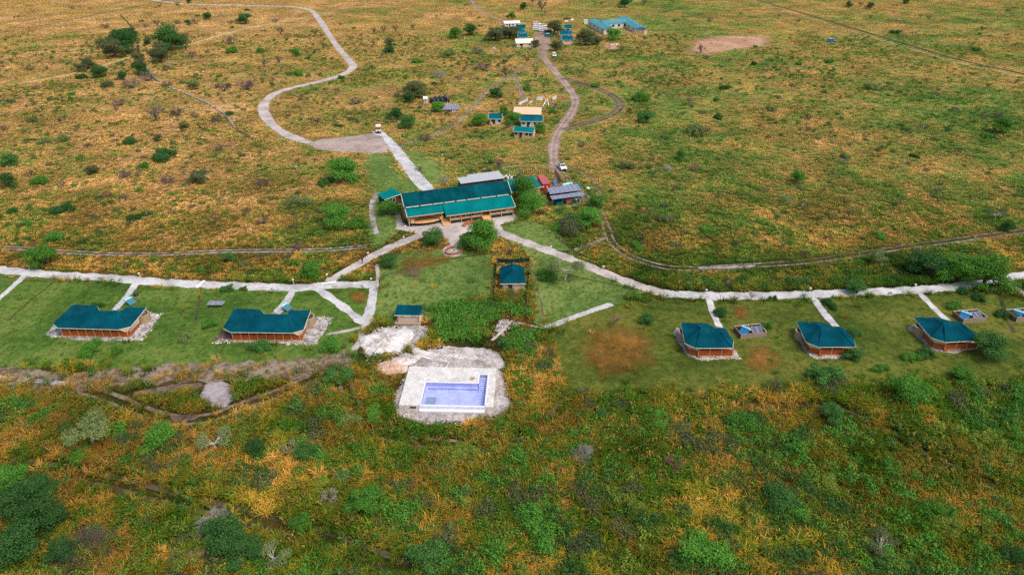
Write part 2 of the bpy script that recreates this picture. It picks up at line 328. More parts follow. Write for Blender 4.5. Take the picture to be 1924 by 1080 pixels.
def raster_line(pts, hw, val):
    for x, y in pts:
        i0, i1 = int((x - hw - GX0) / CS), int((x + hw - GX0) / CS) + 1; j0, j1 = int((y - hw - GY0) / CS), int((y + hw - GY0) / CS) + 1
        if i0 < 0 or j0 < 0 or i1 >= GNX or j1 >= GNY: continue
        X, Y = np.meshgrid(GX0 + (np.arange(i0, i1) + .5) * CS, GY0 + (np.arange(j0, j1) + .5) * CS)
        sub = KEEP[j0:j1, i0:i1]; mk = (X - x) ** 2 + (Y - y) ** 2 < hw * hw + .1; sub[mk] = np.maximum(sub[mk], val)
def keep_rect(o, a, x0, x1, y0, y1, val=1.0):
    c, s_ = math.cos(a), math.sin(a)
    raster_poly([(o[0] + x * c - y * s_, o[1] + x * s_ + y * c) for x, y in ((x0, y0), (x1, y0), (x1, y1), (x0, y1))], KEEP, val)
ZL = [0]
def nextz(lawn=False): ZL[0] += 1; return .003 * (1 + ZL[0] % 8) if lawn else .028 + .004 * (ZL[0] % 14)
def smooth_line(pts, step=.8):
    q = [pts[0]] + list(pts) + [pts[-1]]; out = []
    for i in range(1, len(q) - 2):
        p0, p1, p2, p3 = [np.array(z) for z in q[i - 1:i + 3]]; n = max(2, int(np.linalg.norm(p2 - p1) / step))
        for k in range(n):
            t = k / n; out.append(tuple(.5 * (2 * p1 + (p2 - p0) * t + (2 * p0 - 5 * p1 + 4 * p2 - p3) * t * t + (3 * p1 - p0 - 3 * p2 + p3) * t ** 3)))
    out.append(tuple(pts[-1])); return out
def strip_into(mb, line, width, z, off=0.0, prof=((-.5, 0), (-.40, .75), (0, 1), (.40, .75), (.5, 0)), wob=.24):
    o = len(mb.v); n = len(line); k = len(prof)
    for i, (x, y) in enumerate(line):
        a = line[max(0, i - 1)]; b = line[min(n - 1, i + 1)]; dx, dy = b[0] - a[0], b[1] - a[1]; L = math.hypot(dx, dy) or 1; nx, ny = -dy / L, dx / L
        ww = width * (1 + wob * math.sin(i * .31 + x) * .6 + wob * rnd.uniform(-.5, .5))
        cx, cy = x + nx * off, y + ny * off
        fe = min(1, i / 2, (n - 1 - i) / 2)
        for u, e in prof: mb.v.append((cx + nx * u * ww, cy + ny * u * ww, z)); mb.e.append(e * (.4 + .6 * fe))
    for i in range(n - 1):
        for j in range(k - 1): a = o + i * k + j; mb.f.append((a, a + k, a + k + 1, a + 1))
def path(name, px, width, mat, keep=1.0, ruts=None, step=.8, ground=False, margin=.15):
    line = smooth_line([q if ground else P(*q) for q in px], step); mb = MB(); z = nextz()
    if ruts:
        for off in (-ruts / 2, ruts / 2): strip_into(mb, line, width, z + (.001 if off > 0 else 0), off)
        if keep: raster_line(line, ruts / 2 + width * .5 + margin * 2.5, keep)
    else:
        strip_into(mb, line, width, z)
        if keep: raster_line(line, width / 2 + margin, keep)
    return tag(mb.build(name, mat), kind='structure')
def patch(name, px, mat, keep=1.0, lawn=False, ground=False, jag=.12, hole=None, rings=((1.0, 0), (.93, .6), (.8, 1), (.4, 1)), label=None):
    poly = [q if ground else P(*q) for q in px]; out = []
    for i, a in enumerate(poly):
        b = poly[(i + 1) % len(poly)]; L = math.hypot(b[0] - a[0], b[1] - a[1]); n = max(1, int(L / 1.5))
        for k in range(n): t = k / n; out.append((a[0] + (b[0] - a[0]) * t + rnd.uniform(-jag, jag), a[1] + (b[1] - a[1]) * t + rnd.uniform(-jag, jag)))
    cx = sum(q[0] for q in out) / len(out); cy = sum(q[1] for q in out) / len(out); mb = MB(); z = nextz(); n = len(out)
    for s_, e in rings:
        for x, y in out: mb.v.append((cx + (x - cx) * s_, cy + (y - cy) * s_, z)); mb.e.append(e)
    for r_ in range(len(rings) - 1):
        for i in range(n): mb.f.append((r_ * n + i, r_ * n + (i + 1) % n, (r_ + 1) * n + (i + 1) % n, (r_ + 1) * n + i))
    if hole:
        mb.v = mb.v[:n]; mb.e = mb.e[:n]; mb.f = []
        for q in (.25, .6, 1.0):
            for x, y in out:
                hx, hy = hole(x, y); mb.v.append((x + (hx - x) * q, y + (hy - y) * q, z)); mb.e.append(min(1, q * 2))
        for r_ in range(3):
            for i in range(n): mb.f.append((r_ * n + i, r_ * n + (i + 1) % n, (r_ + 1) * n + (i + 1) % n, (r_ + 1) * n + i))
        if keep: raster_poly(out, KEEP, keep)
        return tag(mb.build(name, mat), kind='structure', label=label)
    mb.v.append((cx, cy, z)); mb.e.append(rings[-1][1]); b0 = (len(rings) - 1) * n
    for i in range(n): mb.f.append((b0 + i, b0 + (i + 1) % n, len(mb.v) - 1))
    if keep: raster_poly(out, KEEP, keep)
    if lawn: raster_poly(out, LAWN, True)
    return tag(mb.build(name, mat), kind='structure', label=label)
def flat(name, px, mat, keep=1.0, lawn=True, jag=.2):
    """large turf area: n-gon with a solid edge value, margin broken by plants standing on it"""
    poly = [P(*q) for q in px]; out = []
    for i, a in enumerate(poly):
        b = poly[(i + 1) % len(poly)]; L = math.hypot(b[0] - a[0], b[1] - a[1]); n = max(1, int(L / 1.2))
        for k in range(n): t = k / n; out.append((a[0] + (b[0] - a[0]) * t + rnd.uniform(-jag, jag), a[1] + (b[1] - a[1]) * t + rnd.uniform(-jag, jag)))
    mb = MB(); z = nextz(lawn); mb.add([(x, y, z) for x, y in out], [tuple(range(len(out)))], [1.0] * len(out))
    raster_poly(out, KEEP, keep)
    if lawn: raster_poly(out, LAWN, True)
    return tag(mb.build(name, mat), kind='structure')

# ================================================================ the setting
PO, PA = P(750, 768), R(-2.0)
def pool_pt(x, y): return (PO[0] + x * math.cos(PA) - y * math.sin(PA), PO[1] + x * math.sin(PA) + y * math.cos(PA))
hole = [pool_pt(.6, .3), pool_pt(14.7, .3), pool_pt(14.7, 9.8), pool_pt(.6, 9.8)]
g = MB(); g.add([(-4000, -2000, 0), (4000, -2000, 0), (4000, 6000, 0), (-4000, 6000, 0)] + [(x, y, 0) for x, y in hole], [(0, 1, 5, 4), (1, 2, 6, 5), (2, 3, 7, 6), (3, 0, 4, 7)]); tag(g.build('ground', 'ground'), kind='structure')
flat('lawn', [(-60, 508), (0, 513), (110, 521), (300, 533), (380, 538), (560, 543), (706, 537), (700, 600), (672, 640), (665, 680), (560, 690), (420, 694), (250, 696), (100, 690), (-60, 700)], 'lawn')
flat('lawn', [(714, 500), (760, 470), (840, 468), (930, 480), (935, 560), (880, 575), (810, 600), (745, 608), (700, 606), (712, 540)], 'lawn_light')
flat('lawn', [(940, 440), (1000, 450), (1060, 480), (1130, 512), (1235, 553), (1150, 572), (1100, 590), (1030, 618), (1000, 605), (994, 560), (996, 480)], 'lawn_light')
flat('lawn', [(1030, 620), (1100, 590), (1160, 570), (1250, 557), (1350, 562), (1500, 561), (1620, 556), (1720, 552), (1800, 548), (1850, 545), (1924, 560), (2020, 590), (2020, 715), (1880, 720), (1700, 722), (1560, 728), (1400, 735), (1240, 742), (1110, 746), (1050, 740), (1040, 680)], 'lawn_olive')
flat('lawn', [(690, 430), (700, 370), (680, 300), (700, 288), (728, 290), (760, 330), (795, 357), (745, 385), (755, 430), (700, 475)], 'lawn_light')
flat('lawn', [(760, 283), (790, 285), (815, 300), (842, 335), (830, 345), (806, 352), (775, 310)], 'lawn_light')
flat('lawn', [(955, 420), (990, 415), (1040, 430), (1075, 470), (1050, 472), (985, 448), (940, 432)], 'lawn_light')
LAWNKEEP = KEEP.copy(); KEEP[:] = 0        # lawns noted; from here on KEEP holds only paths and footprints
# dry, brown areas of lawn
patch('dry_lawn', [(1060, 650), (1085, 605), (1140, 590), (1215, 595), (1262, 640), (1258, 700), (1200, 735), (1110, 732), (1070, 700)], 'lawn_dry', 0, rings=((1, 0), (.85, .12), (.7, .3), (.5, .55), (.25, .85)))
patch('dry_lawn', [(1385, 640), (1440, 640), (1480, 660), (1490, 690), (1430, 715), (1390, 690)], 'lawn_dry', 0, rings=((1, 0), (.75, .3), (.5, .55), (.25, .75)))
patch('dry_lawn', [(1375, 570), (1410, 572), (1415, 600), (1375, 605)], 'lawn_dry', 0, rings=((1, 0), (.75, .3), (.5, .6), (.25, .75)))
patch('dry_lawn', [(640, 545), (700, 545), (690, 575), (660, 570)], 'lawn_dry', 0, rings=((1, 0), (.75, .3), (.5, .6), (.25, .7)))
patch('dry_lawn', [(740, 480), (800, 465), (880, 480), (840, 500), (770, 520), (725, 525)], 'lawn_dry', 0, rings=((1, 0), (.75, .25), (.5, .5), (.25, .6)))
# far tracks, ditches and the clearing
path('dirt_track', [(0, 62), (100, 45), (210, 22), (300, 5), (360, -8)], 1.6, 'trench', 1, margin=1.0)
path('dirt_track', [(-20, 165), (80, 150), (170, 130), (290, 95), (350, 85), (420, 65), (480, 50), (580, 32)], 1.5, 'tan', 1, margin=1.0)
path('dirt_track', [(600, 29), (640, 18), (740, 3), (800, -8)], 2.6, 'dirt')
path('dirt_track', [(885, -4), (895, 15), (920, 30), (948, 40)], 3.2, 'dirt')
path('dirt_track', [(640, 18), (740, 28), (830, 35)], 1.3, 'trench', .6)
path('ditch', [(225, 28), (250, 55), (258, 80), (262, 110), (280, 140), (310, 160), (345, 175), (390, 195), (420, 215), (440, 240), (475, 264)], 1.5, 'trench', .8)
path('dirt_track', [(262, 105), (282, 138), (312, 160), (350, 176), (395, 196), (425, 217), (442, 240)], .8, 'stones', .9)
path('ditch', [(1400, -6), (1500, 23), (1600, 53), (1700, 83), (1800, 112), (1940, 143)], 3.0, 'trench', 1, margin=1.5)
path('dirt_track', [(1400, 0), (1500, 29), (1600, 59), (1700, 89), (1800, 118), (1940, 149)], .7, 'tan', 1, margin=.3)
patch('clearing', [(1285, 100), (1300, 76), (1340, 67), (1440, 66), (1458, 77), (1440, 88), (1380, 96), (1310, 106)], 'earth', .95, rings=((1, 0), (.85, .5), (.6, 1), (.3, 1)))
path('dirt_track', [(1300, 76), (1312, 62), (1370, 45), (1470, 20)], .8, 'trench', .6)
path('dirt_track', [(1440, 90), (1500, 80), (1560, 78)], .6, 'trench', .4)
# gravel driveway: loop, parking area, avenue down to the lodge
path('driveway', [(716, 281), (640, 280), (590, 271), (540, 254), (508, 231), (495, 208), (500, 190), (520, 175), (555, 164), (600, 154), (645, 140), (663, 127), (655, 113), (632, 86), (611, 55), (600, 38), (585, 21), (555, 14), (500, 12), (430, 10), (350, 8), (280, 0)], 4.0, 'gravel_pink', margin=.6)
path('driveway', [(806, 358), (788, 340), (766, 312), (745, 284), (726, 264), (708, 246)], 4.0, 'gravel')
patch('parking_area', [(570, 270), (600, 261), (650, 257), (700, 250), (720, 256), (738, 282), (722, 290), (640, 287), (590, 282)], 'dirt_l')
path('dirt_track', [(838, 243), (800, 260), (758, 272), (744, 280)], .8, 'rut', .9, ruts=1.4)
# service road on the right
path('dirt_road', [(1018, 52), (1020, 75), (1020, 104), (1035, 126), (1060, 155), (1080, 185), (1075, 210), (1060, 232), (1046, 255), (1040, 285), (1043, 312), (1052, 326)], 4.0, 'dirt', margin=.5)
path('wheel_marks', [(1020, 104), (1035, 126), (1060, 155), (1080, 185), (1075, 210), (1060, 232), (1046, 255), (1040, 285), (1043, 312)], .6, 'dirt_l', 0, ruts=1.6)
path('wheel_marks', [(640, 280), (590, 271), (540, 254), (508, 231), (495, 208), (500, 190), (520, 175), (555, 164), (600, 154), (645, 140), (663, 127), (655, 113), (632, 86), (611, 55), (600, 38)], .5, 'dirt', 0, ruts=1.4)
patch('yard', [(1003, 62), (1022, 60), (1035, 76), (1036, 90), (1026, 106), (1012, 104), (1004, 84)], 'dirt')
path('dirt_track', [(1058, 147), (1110, 162), (1150, 180), (1166, 198), (1145, 218), (1100, 232), (1058, 245)], 1.6, 'mud', 1, ruts=2.0, margin=.5)
path('dirt_track', [(1020, 106), (990, 125), (964, 141), (920, 166), (890, 200), (862, 227), (836, 244)], .8, 'rut', 1, ruts=1.5)
path('dirt_track', [(966, 140), (975, 165), (990, 196)], .8, 'rut', 1, ruts=1.4)
path('dirt_track', [(1020, 205), (1000, 222), (1042, 250)][1:], .6, 'dirt', .7)
path('dirt_track', [(1046, 318), (1075, 345), (1105, 375), (1128, 402), (1140, 430), (1150, 455), (1180, 480), (1240, 500), (1300, 505), (1400, 500), (1530, 490), (1700, 465), (1960, 430)], .6, 'rut', .9, ruts=1.6)
path('dirt_track', [(1310, 504), (1360, 503), (1420, 499)], .9, 'stones', .7)
path('ditch', [(1430, 496), (1530, 487), (1700, 463), (1960, 428)], .7, 'trench', .9)
path('dirt_track', [(1068, 315), (1100, 328), (1120, 345), (1125, 372)], 1.5, 'track', .9)
path('dirt_track', [(1140, 445), (1110, 460), (1080, 470)], 1.5, 'rut', .9)
path('dirt_track', [(708, 362), (698, 385), (700, 410), (708, 440)], 1.3, 'stones', .8)
path('dirt_track', [(-30, 463), (0, 465), (60, 468), (150, 475), (280, 478), (400, 473), (500, 471), (600, 470), (690, 463)], .5, 'stones', .9, ruts=1.2)
path('ditch', [(-30, 467), (60, 472), (150, 479), (280, 482), (400, 477), (600, 474), (680, 470)], .6, 'trench', .9)
# white footpaths
path('footpath', [(-60, 502), (0, 507), (60, 513), (110, 517), (200, 522), (300, 530), (370, 534), (500, 539), (560, 541), (620, 536), (708, 534)], 3.3, 'gravel')
path('footpath', [(1238, 551), (1350, 556), (1500, 554), (1620, 549), (1700, 546), (1780, 540), (1850, 531), (1960, 510)], 3.3, 'gravel')
path('footpath', [(806, 436), (745, 460), (700, 482), (650, 510), (616, 530)], 2.9, 'gravel_pink')
path('footpath', [(932, 434), (985, 455), (1060, 482), (1130, 511), (1200, 537), (1246, 551)], 3.2, 'gravel_pink')
path('footpath', [(703, 532), (700, 560), (692, 595), (684, 612)], 2.1, 'gravel')
path('footpath', [(592, 540), (640, 573), (684, 608)], 2.0, 'gravel')
path('footpath', [(553, 542), (536, 570), (518, 590)], 1.9, 'gravel')
path('footpath', [(258, 530), (236, 560), (215, 583)], 1.6, 'gravel')
path('footpath', [(48, 517), (25, 538), (0, 560), (-30, 588)], 1.4, 'gravel')
path('footpath', [(1331, 558), (1340, 588), (1352, 616)], 1.6, 'gravel')
path('footpath', [(1527, 558), (1548, 588), (1571, 614)], 1.6, 'gravel')
path('footpath', [(1726, 548), (1754, 578), (1780, 602)], 1.6, 'gravel')
path('footpath', [(1150, 571), (1100, 588), (1062, 602), (1022, 618)], 1.5, 'gravel')
path('footpath', [(1022, 617), (990, 610), (962, 606), (944, 622), (924, 640)], .6, 'gravel_pink')
path('footpath', [(690, 612), (650, 622), (612, 628)], .9, 'gravel_pink', .9)
path('footpath', [(684, 610), (676, 640), (664, 658)], 1.5, 'gravel_pink', .9)
path('footpath', [(708, 497), (710, 515), (708, 532)], .9, 'gravel_pink')
path('footpath', [(1884, 529), (1924, 552), (1970, 580)], 2.0, 'gravel_pink')
path('footpath', [(996, 497), (1007, 512), (1008, 530), (1016, 565), (1022, 600)], .4, 'track', .5)
path('path_edge', [(-30, 519), (60, 525), (110, 527)], .3, 'mud', 0)
# faint lines in the turf
for q, wd in (([(110, 524), (60, 562), (15, 602)], .35), ([(378, 540), (374, 560), (368, 602)], .5), ([(714, 521), (800, 495), (880, 482), (940, 474), (990, 487)], .35), ([(1880, 560), (1890, 590), (1905, 625)], .8), ([(1060, 515), (1130, 530), (1200, 545)], .3), ([(1042, 440), (1065, 462), (1078, 474)], .6)):
    path('ditch', q, wd, 'trench', 0)
# lodge forecourt, tent pads, pool surround
flat('forecourt', [(742, 385), (758, 418), (770, 426), (850, 415), (968, 398), (973, 411), (940, 423), (950, 437), (936, 444), (905, 430), (868, 440), (862, 450), (866, 466), (842, 468), (838, 452), (828, 442), (790, 441), (757, 434), (745, 430)], 'gravel_pink', lawn=False, jag=.25)
patch('fire_pit_gravel', [(830, 470), (838, 462), (855, 460), (868, 464), (872, 473), (864, 481), (850, 484), (836, 481)], 'gravel_pink', jag=.05)
patch('stone_pad', [(81, 630), (95, 612), (130, 600), (240, 600), (275, 585), (306, 590), (290, 615), (265, 640), (200, 643), (140, 640)], 'stones')
patch('stone_pad', [(396, 643), (412, 622), (450, 610), (570, 605), (600, 593), (627, 597), (612, 625), (594, 648), (500, 646)], 'stones')
patch('mud_patch', [(400, 641), (418, 618), (436, 628), (440, 642)], 'mud')
patch('stone_pad', [(1262, 625), (1272, 612), (1290, 640), (1380, 650), (1394, 675), (1312, 678), (1284, 664)], 'stones')
patch('stone_pad', [(1490, 622), (1500, 610), (1520, 640), (1610, 650), (1625, 668), (1580, 676), (1530, 675), (1510, 660)], 'stones')
patch('stone_pad', [(1700, 615), (1722, 605), (1745, 635), (1835, 642), (1840, 656), (1790, 666), (1760, 662), (1735, 645)], 'stones')
def pool_clamp(x, y):
    dx, dy = x - PO[0], y - PO[1]; lx, ly = dx * math.cos(PA) + dy * math.sin(PA), -dx * math.sin(PA) + dy * math.cos(PA)
    return pool_pt(min(14.7, max(.5, lx)), min(9.8, max(.3, ly)))
patch('pool_surround', [(732, 768), (738, 745), (755, 715), (765, 690), (800, 668), (870, 670), (925, 668), (952, 705), (958, 735), (972, 760), (952, 780), (900, 794), (830, 804), (775, 798), (742, 784)], 'debris', hole=pool_clamp)
patch('bare_earth', [(778, 668), (800, 655), (860, 650), (915, 652), (945, 662), (958, 692), (940, 700), (840, 692), (775, 690)], 'debris', rings=((1.0, 0), (.9, .5), (.75, 1), (.4, 1)))
patch('gravel_patch', [(752, 612), (805, 612), (804, 636), (780, 650), (756, 645)], 'stones')
path('sand_trail', [(762, 646), (800, 664), (850, 668), (900, 674)], 1.5, 'sand'); path('sand_trail', [(770, 648), (790, 668), (845, 680)], .8, 'sand')
path('sand_trail', [(832, 655), (850, 658), (880, 664)], 2.4, 'sand')
patch('rubble_ground', [(930, 616), (940, 602), (953, 602), (962, 609), (950, 616), (936, 626)], 'stones')
patch('rubble_ground', [(898, 672), (915, 664), (935, 662), (946, 676), (944, 692), (925, 690), (908, 686)], 'sand')
# muddy tracks at lower left, old wheel tracks in the scrub
path('dirt_track', [(-40, 706), (60, 714), (130, 720), (200, 711), (300, 702), (420, 699), (520, 695), (600, 688), (668, 672)], 6.5, 'track', .85)
path('dirt_track', [(-40, 706), (60, 714), (130, 722)], 1.2, 'stones', .8)
path('dirt_track', [(140, 724), (220, 753), (270, 774), (330, 789), (400, 784), (450, 764), (520, 740), (600, 705)], .9, 'track', .9, ruts=2.0)
path('mud_patch', [(250, 742), (300, 733), (350, 727), (385, 726)], 2.2, 'mud', 1)
patch('mud_patch', [(318, 782), (360, 776), (380, 783), (350, 794), (325, 794)], 'mud')
patch('mud_pad', [(372, 745), (385, 722), (420, 715), (440, 724), (442, 750), (428, 766), (402, 768), (388, 756)], 'mauve')
path('dirt_track', [(660, 680), (650, 720), (672, 770), (720, 815), (860, 836), (1000, 826), (1040, 790), (1062, 752)], .7, 'track', .6, ruts=1.8)
path('dirt_track', [(1290, 738), (1400, 765), (1560, 772), (1640, 800), (1760, 868), (1960, 955)], .6, 'trench', .75, ruts=1.8)
path('dirt_track', [(-40, 868), (130, 888), (300, 930), (450, 968), (620, 1015), (760, 1070)], 1.0, 'trench', .8, ruts=1.9)

def mound(name, px, py, wpx, dpx, h, mat, seed):
    c = P(px, py); rx = wpx / 2 / S(py); ry = abs(P(px, py - dpx / 2)[1] - P(px, py + dpx / 2)[1]) / 2
    rr = random.Random(seed); mb = MB(); n, k = 44, 12; ph = [rr.uniform(0, 6.28) for _ in range(4)]
    for j in range(k + 1):
        t = j / k
        for i in range(n):
            a = 2 * math.pi * i / n; q = 1 + .16 * math.sin(2 * a + ph[0]) + .1 * math.sin(5 * a + ph[1]); r_ = (1 - t)
            z = h * (1 - r_ ** 1.7) * (1 + .25 * math.sin(3 * a + ph[2] + 4 * t)) + rr.uniform(-.12, .16) * (t > 0)
            mb.v.append((c[0] + rx * q * r_ * math.cos(a), c[1] + ry * q * r_ * math.sin(a), max(0.0, z) + .08 * (t > 0) - .01)); mb.e.append(min(1, t * 5))
    for j in range(k):
        for i in range(n): mb.f.append((j * n + i, j * n + (i + 1) % n, (j + 1) * n + (i + 1) % n, (j + 1) * n + i))
    raster_poly([(c[0] + rx * math.cos(a), c[1] + ry * math.sin(a)) for a in np.linspace(0, 6.2, 16)], KEEP, 1.0)
    return mb.build(name, mat, smooth=True)
tag(mound('sand_heap', 727, 642, 96, 62, .9, 'sand', 1), 'large heap of white sand spread beside the small hut', 'sand heap')
tag(mound('sand_heap', 762, 678, 60, 26, .6, 'sand', 2), 'small white sand heap touching the back left corner of the pool deck', 'sand heap')
tag(mound('sand_heap', 735, 692, 62, 32, .7, 'peach', 3), 'peach coloured sand heap left of the pool deck', 'sand heap')
tag(mound('earth_heap', 1066, 83, 18, 6, .9, 'earth', 4), 'red earth heap in front of the far green tents', 'earth heap')
tag(mound('earth_heap', 1147, 90, 30, 9, .9, 'earth', 5), 'red earth heap below the far U shaped building', 'earth heap')

# ================================================================ buildings
def frame(o, a): return o, a
def hut(name, label, A, B, zA, depth, h, rise, ov, roofmat, wallmat, kind='gable', nwin=2, door=True, group=None, base=0.0, trim='cream', ribs=0, cat='hut'):
    """A, B: pixels of the two ends of the front eave or base, zA metres above ground"""
    a, b = P(*A, zA), P(*B, zA); ang = math.atan2(b[1] - a[1], b[0] - a[0]); L = math.hypot(b[0] - a[0], b[1] - a[1])
    off = ov if zA > 1 else 0; L -= 2 * off
    c, s_ = math.cos(ang), math.sin(ang); o = (a[0] + off * c - off * s_, a[1] + off * s_ + off * c)
    t = thing(name, label, cat, o, ang, group); keep_rect(o, ang, -.6, L + .6, -.9, depth + .3)
    box(0, L, 0, depth, base, h - .02).build('wall', wallmat, t)
    if base: box(-.4, L + .4, -.9, depth + .1, 0, base).build('platform', 'plank', t)
    rf = MB()
    if kind == 'gable':
        pr = [(-ov, h), (depth / 2, h + rise), (depth + ov, h), (depth + ov, h - .08), (depth / 2, h + rise - .1), (-ov, h - .08)]
        for x0, x1 in ((-ov, L + ov),): rf.hexa([(x0, y, z) for y, z in pr], [(x1, y, z) for y, z in pr])
        gb = MB()
        for x in (0.02, L - .08): gb.hexa([(x, .1, h - .02), (x, depth - .1, h - .02), (x, depth / 2, h + rise - .14)], [(x + .06, .1, h - .02), (x + .06, depth - .1, h - .02), (x + .06, depth / 2, h + rise - .14)])
        gb.build('gable', wallmat, t)
    elif kind == 'shed':
        rf.slab([(-ov, -ov, h), (L + ov, -ov, h), (L + ov, depth + ov, h + rise), (-ov, depth + ov, h + rise)], .08)
        box(.02, L - .02, depth - .1, depth - .02, h, h + rise * (depth - .1 + ov) / (depth + 2 * ov) - .1).build('back_wall', wallmat, t)
    elif kind == 'hip':
        i = min(depth, L) * .45
        v = [(-ov, -ov, h), (L + ov, -ov, h), (L + ov, depth + ov, h), (-ov, depth + ov, h), (L / 2, i, h + rise), (L / 2, depth - i * .6, h + rise)]
        rf.add(v, [(0, 1, 4), (1, 2, 5, 4), (2, 3, 5), (3, 0, 4, 5), (3, 2, 1, 0)])
    r_ = rf.build('roof', roofmat, t)
    if trim:
        tr = MB(); tr.box(-ov - .03, L + ov + .03, -ov - .06, -ov - .005, h - .16, h - .02)
        if kind == 'gable':
            for x in (-ov - .07, L + ov + .005):
                tr.slab([(x, -ov, h + .04), (x + .065, -ov, h + .04), (x + .065, depth / 2, h + rise + .04), (x, depth / 2, h + rise + .04)], .12)
        tr.build('fascia', trim, t)
    if ribs:
        for i in range(ribs):
            x = L * (i + .5) / ribs
            MB().slab([(x - .05, -ov, h + .05), (x + .05, -ov, h + .05), (x + .05, depth / 2, h + rise + .05), (x - .05, depth / 2, h + rise + .05)], .04).build('roof_rib', roofmat, r_)
    for k in range(nwin):
        x = L * (k + .5) / nwin + (.35 if door and k == nwin // 2 else 0)
        f = box(x - .55, x + .55, -.05, -.004, base + .9, min(base + 1.9, h - .15)).build('window', trim or 'cream', t)
        box(x - .45, x + .45, -.07, -.052, base + 1.0, min(base + 1.8, h - .22)).build('pane', 'dark', f)
    if door: box(L * .28, L * .28 + .85, -.06, -.003, base + .03, base + 1.95).build('door', 'dkbrown', t)
    for x in (.05, L - .15):
        box(x, x + .1, -ov + .05, -ov + .15, base, h - .1).build('post', 'pole', t)
    return t

# ---- the main lodge
LO, LA = P(768, 425), R(18.5)
lodge = thing('lodge', 'long lodge with two tier green roof, timber deck, stairs and ramp', 'lodge', LO, LA)
keep_rect(LO, LA, -1, 28, -3.4, 11)
W = 27.0
for i in range(6):
    x0, x1 = -.6 + (W + 1) * i / 6, -.6 + (W + 1) * (i + 1) / 6 - .02
    MB().slab([(x0, 1.15, 4.85), (x1, 1.15, 4.85), (x1, 4.5, 6.95), (x0, 4.5, 6.95)], .1).build('roof_panel', 'teal_d', lodge)
    MB().slab([(x0, 4.52, 6.95), (x1, 4.52, 6.95), (x1, 9.0, 4.2), (x0, 9.0, 4.2)], .1).build('roof_panel', 'teal_d', lodge)
for i in range(12): x = 1.0 + i * 2.25; MB().slab([(x, 1.16, 4.875), (x + .09, 1.16, 4.875), (x + .09, 4.5, 6.975), (x, 4.5, 6.975)], .03).build('roof_seam', 'teal_s', lodge)
MB().tube([(-.6, 4.5, 6.96), (W + .4, 4.5, 6.96)], .1, 6).build('ridge_cap', 'teal_s', lodge)
for i in range(9): x = 10.5 + i * 1.9; MB().slab([(x, -2.44, 2.60), (x + .06, -2.44, 2.60), (x + .06, 1.7, 4.36), (x, 1.7, 4.36)], .03).build('roof_seam', 'teal_l', lodge)
MB().slab([(-.3, -.75, 2.85), (9.1, -.75, 2.85), (9.1, 1.75, 4.28), (-.3, 1.75, 4.28)], .09).build('lower_roof', 'teal_l', lodge)
MB().slab([(9.12, -2.5, 2.55), (W + .3, -2.4, 2.55), (W + .3, 1.75, 4.36), (9.12, 1.75, 4.36)], .09).build('lower_roof', 'teal_l', lodge)
cl = MB()
for x0, x1 in ((-.2, 3.2), (3.5, 6.6), (6.8, 9.4), (9.7, 12.4), (12.8, 15.3), (15.6, 19.0), (19.3, 23.2), (23.5, 26.7)): cl.box(x0, x1, 1.2, 1.34, 4.38, 4.72)
cl.build('clerestory_trim', 'offwhite', lodge)
box(-.2, W + .1, 1.6, 8.6, 4.05, 4.6).build('clerestory_wall', 'dkbrown', lodge)
for x in (-.68, W + .42):
    MB().slab([(x, 1.05, 4.9), (x + .1, 1.05, 4.9), (x + .1, 4.5, 7.05), (x, 4.5, 7.05)], .2).build('barge_board', 'cream', lodge)
MB().slab([(-.42, -.8, 2.9), (-.32, -.8, 2.9), (-.32, 1.5, 4.2), (-.42, 1.5, 4.2)], .2).build('barge_board', 'cream', lodge)
MB().slab([(W + .32, -2.4, 2.6), (W + .42, -2.4, 2.6), (W + .42, 1.5, 4.2), (W + .32, 1.5, 4.2)], .2).build('barge_board', 'cream', lodge)
box(-.3, 9.0, -.86, -.77, 2.66, 2.84).build('fascia', 'timber_p', lodge)
box(9.12, W + .3, -2.6, -2.51, 2.36, 2.54).build('fascia', 'timber_p', lodge)
box(.2, W - .2, 4.2, 8.4, 0, 4.04).build('wall', 'timber', lodge)
box(-.1, .18, 4.2, 8.5, 0, 4.04).build('end_wall', 'stone', lodge)
gb = MB(); gb.hexa([(.02, 1.8, 4.62), (.02, 8.3, 4.62), (.02, 4.5, 6.7)], [(.1, 1.8, 4.62), (.1, 8.3, 4.62), (.1, 4.5, 6.7)]); gb.build('gable', 'timber', lodge)
for k in range(9):
    x = 1.5 + k * 2.9
    f = box(x - .75, x + .75, 4.1, 4.19, 1.1, 3.3).build('window', 'timber', lodge); box(x - .6, x + .6, 4.06, 4.095, 1.2, 3.2).build('pane', 'dark', f)
MB().box(0, 8.3, -.43, 4.2, .85, 1.0).box(8.3, 10.05, -.43, 4.2, .85, 1.0).box(10.05, W - .1, -1.95, 4.2, .85, 1.0).build('deck', 'timber', lodge)
MB().box(.1, 10.0, -.3, -.15, 0, .84).box(10.1, W - .2, -1.85, -1.7, 0, .84).box(0, .1, -.3, 4.1, 0, .84).build('skirting', 'skirt', lodge)
for x0, x1, y in ((10.1, 18.4, -1.9), (20.55, W - .2, -1.9), (.05, 1.3, -.38)):
    rl = MB(); n = max(2, int((x1 - x0) / 1.3))
    for i in range(n + 1): xx = x0 + (x1 - x0) * i / n; rl.box(xx - .05, xx + .05, y - .05, y + .05, 1.0, 1.95)
    rl.box(x0, x1, y - .07, y + .07, 1.951, 2.05).box(x0, x1, y - .03, y + .03, 1.4, 1.5)
    rl.box(x0, x1, y - .09, y - .055, .98, 1.34); rl.build('railing', 'timber_p', lodge)
for x in (10.2, 13.0, 15.7, 18.4, 20.6, 23.6, W - .3): box(x - .08, x + .08, -2.15, -1.99, 0, 2.5).build('post', 'timber', lodge)
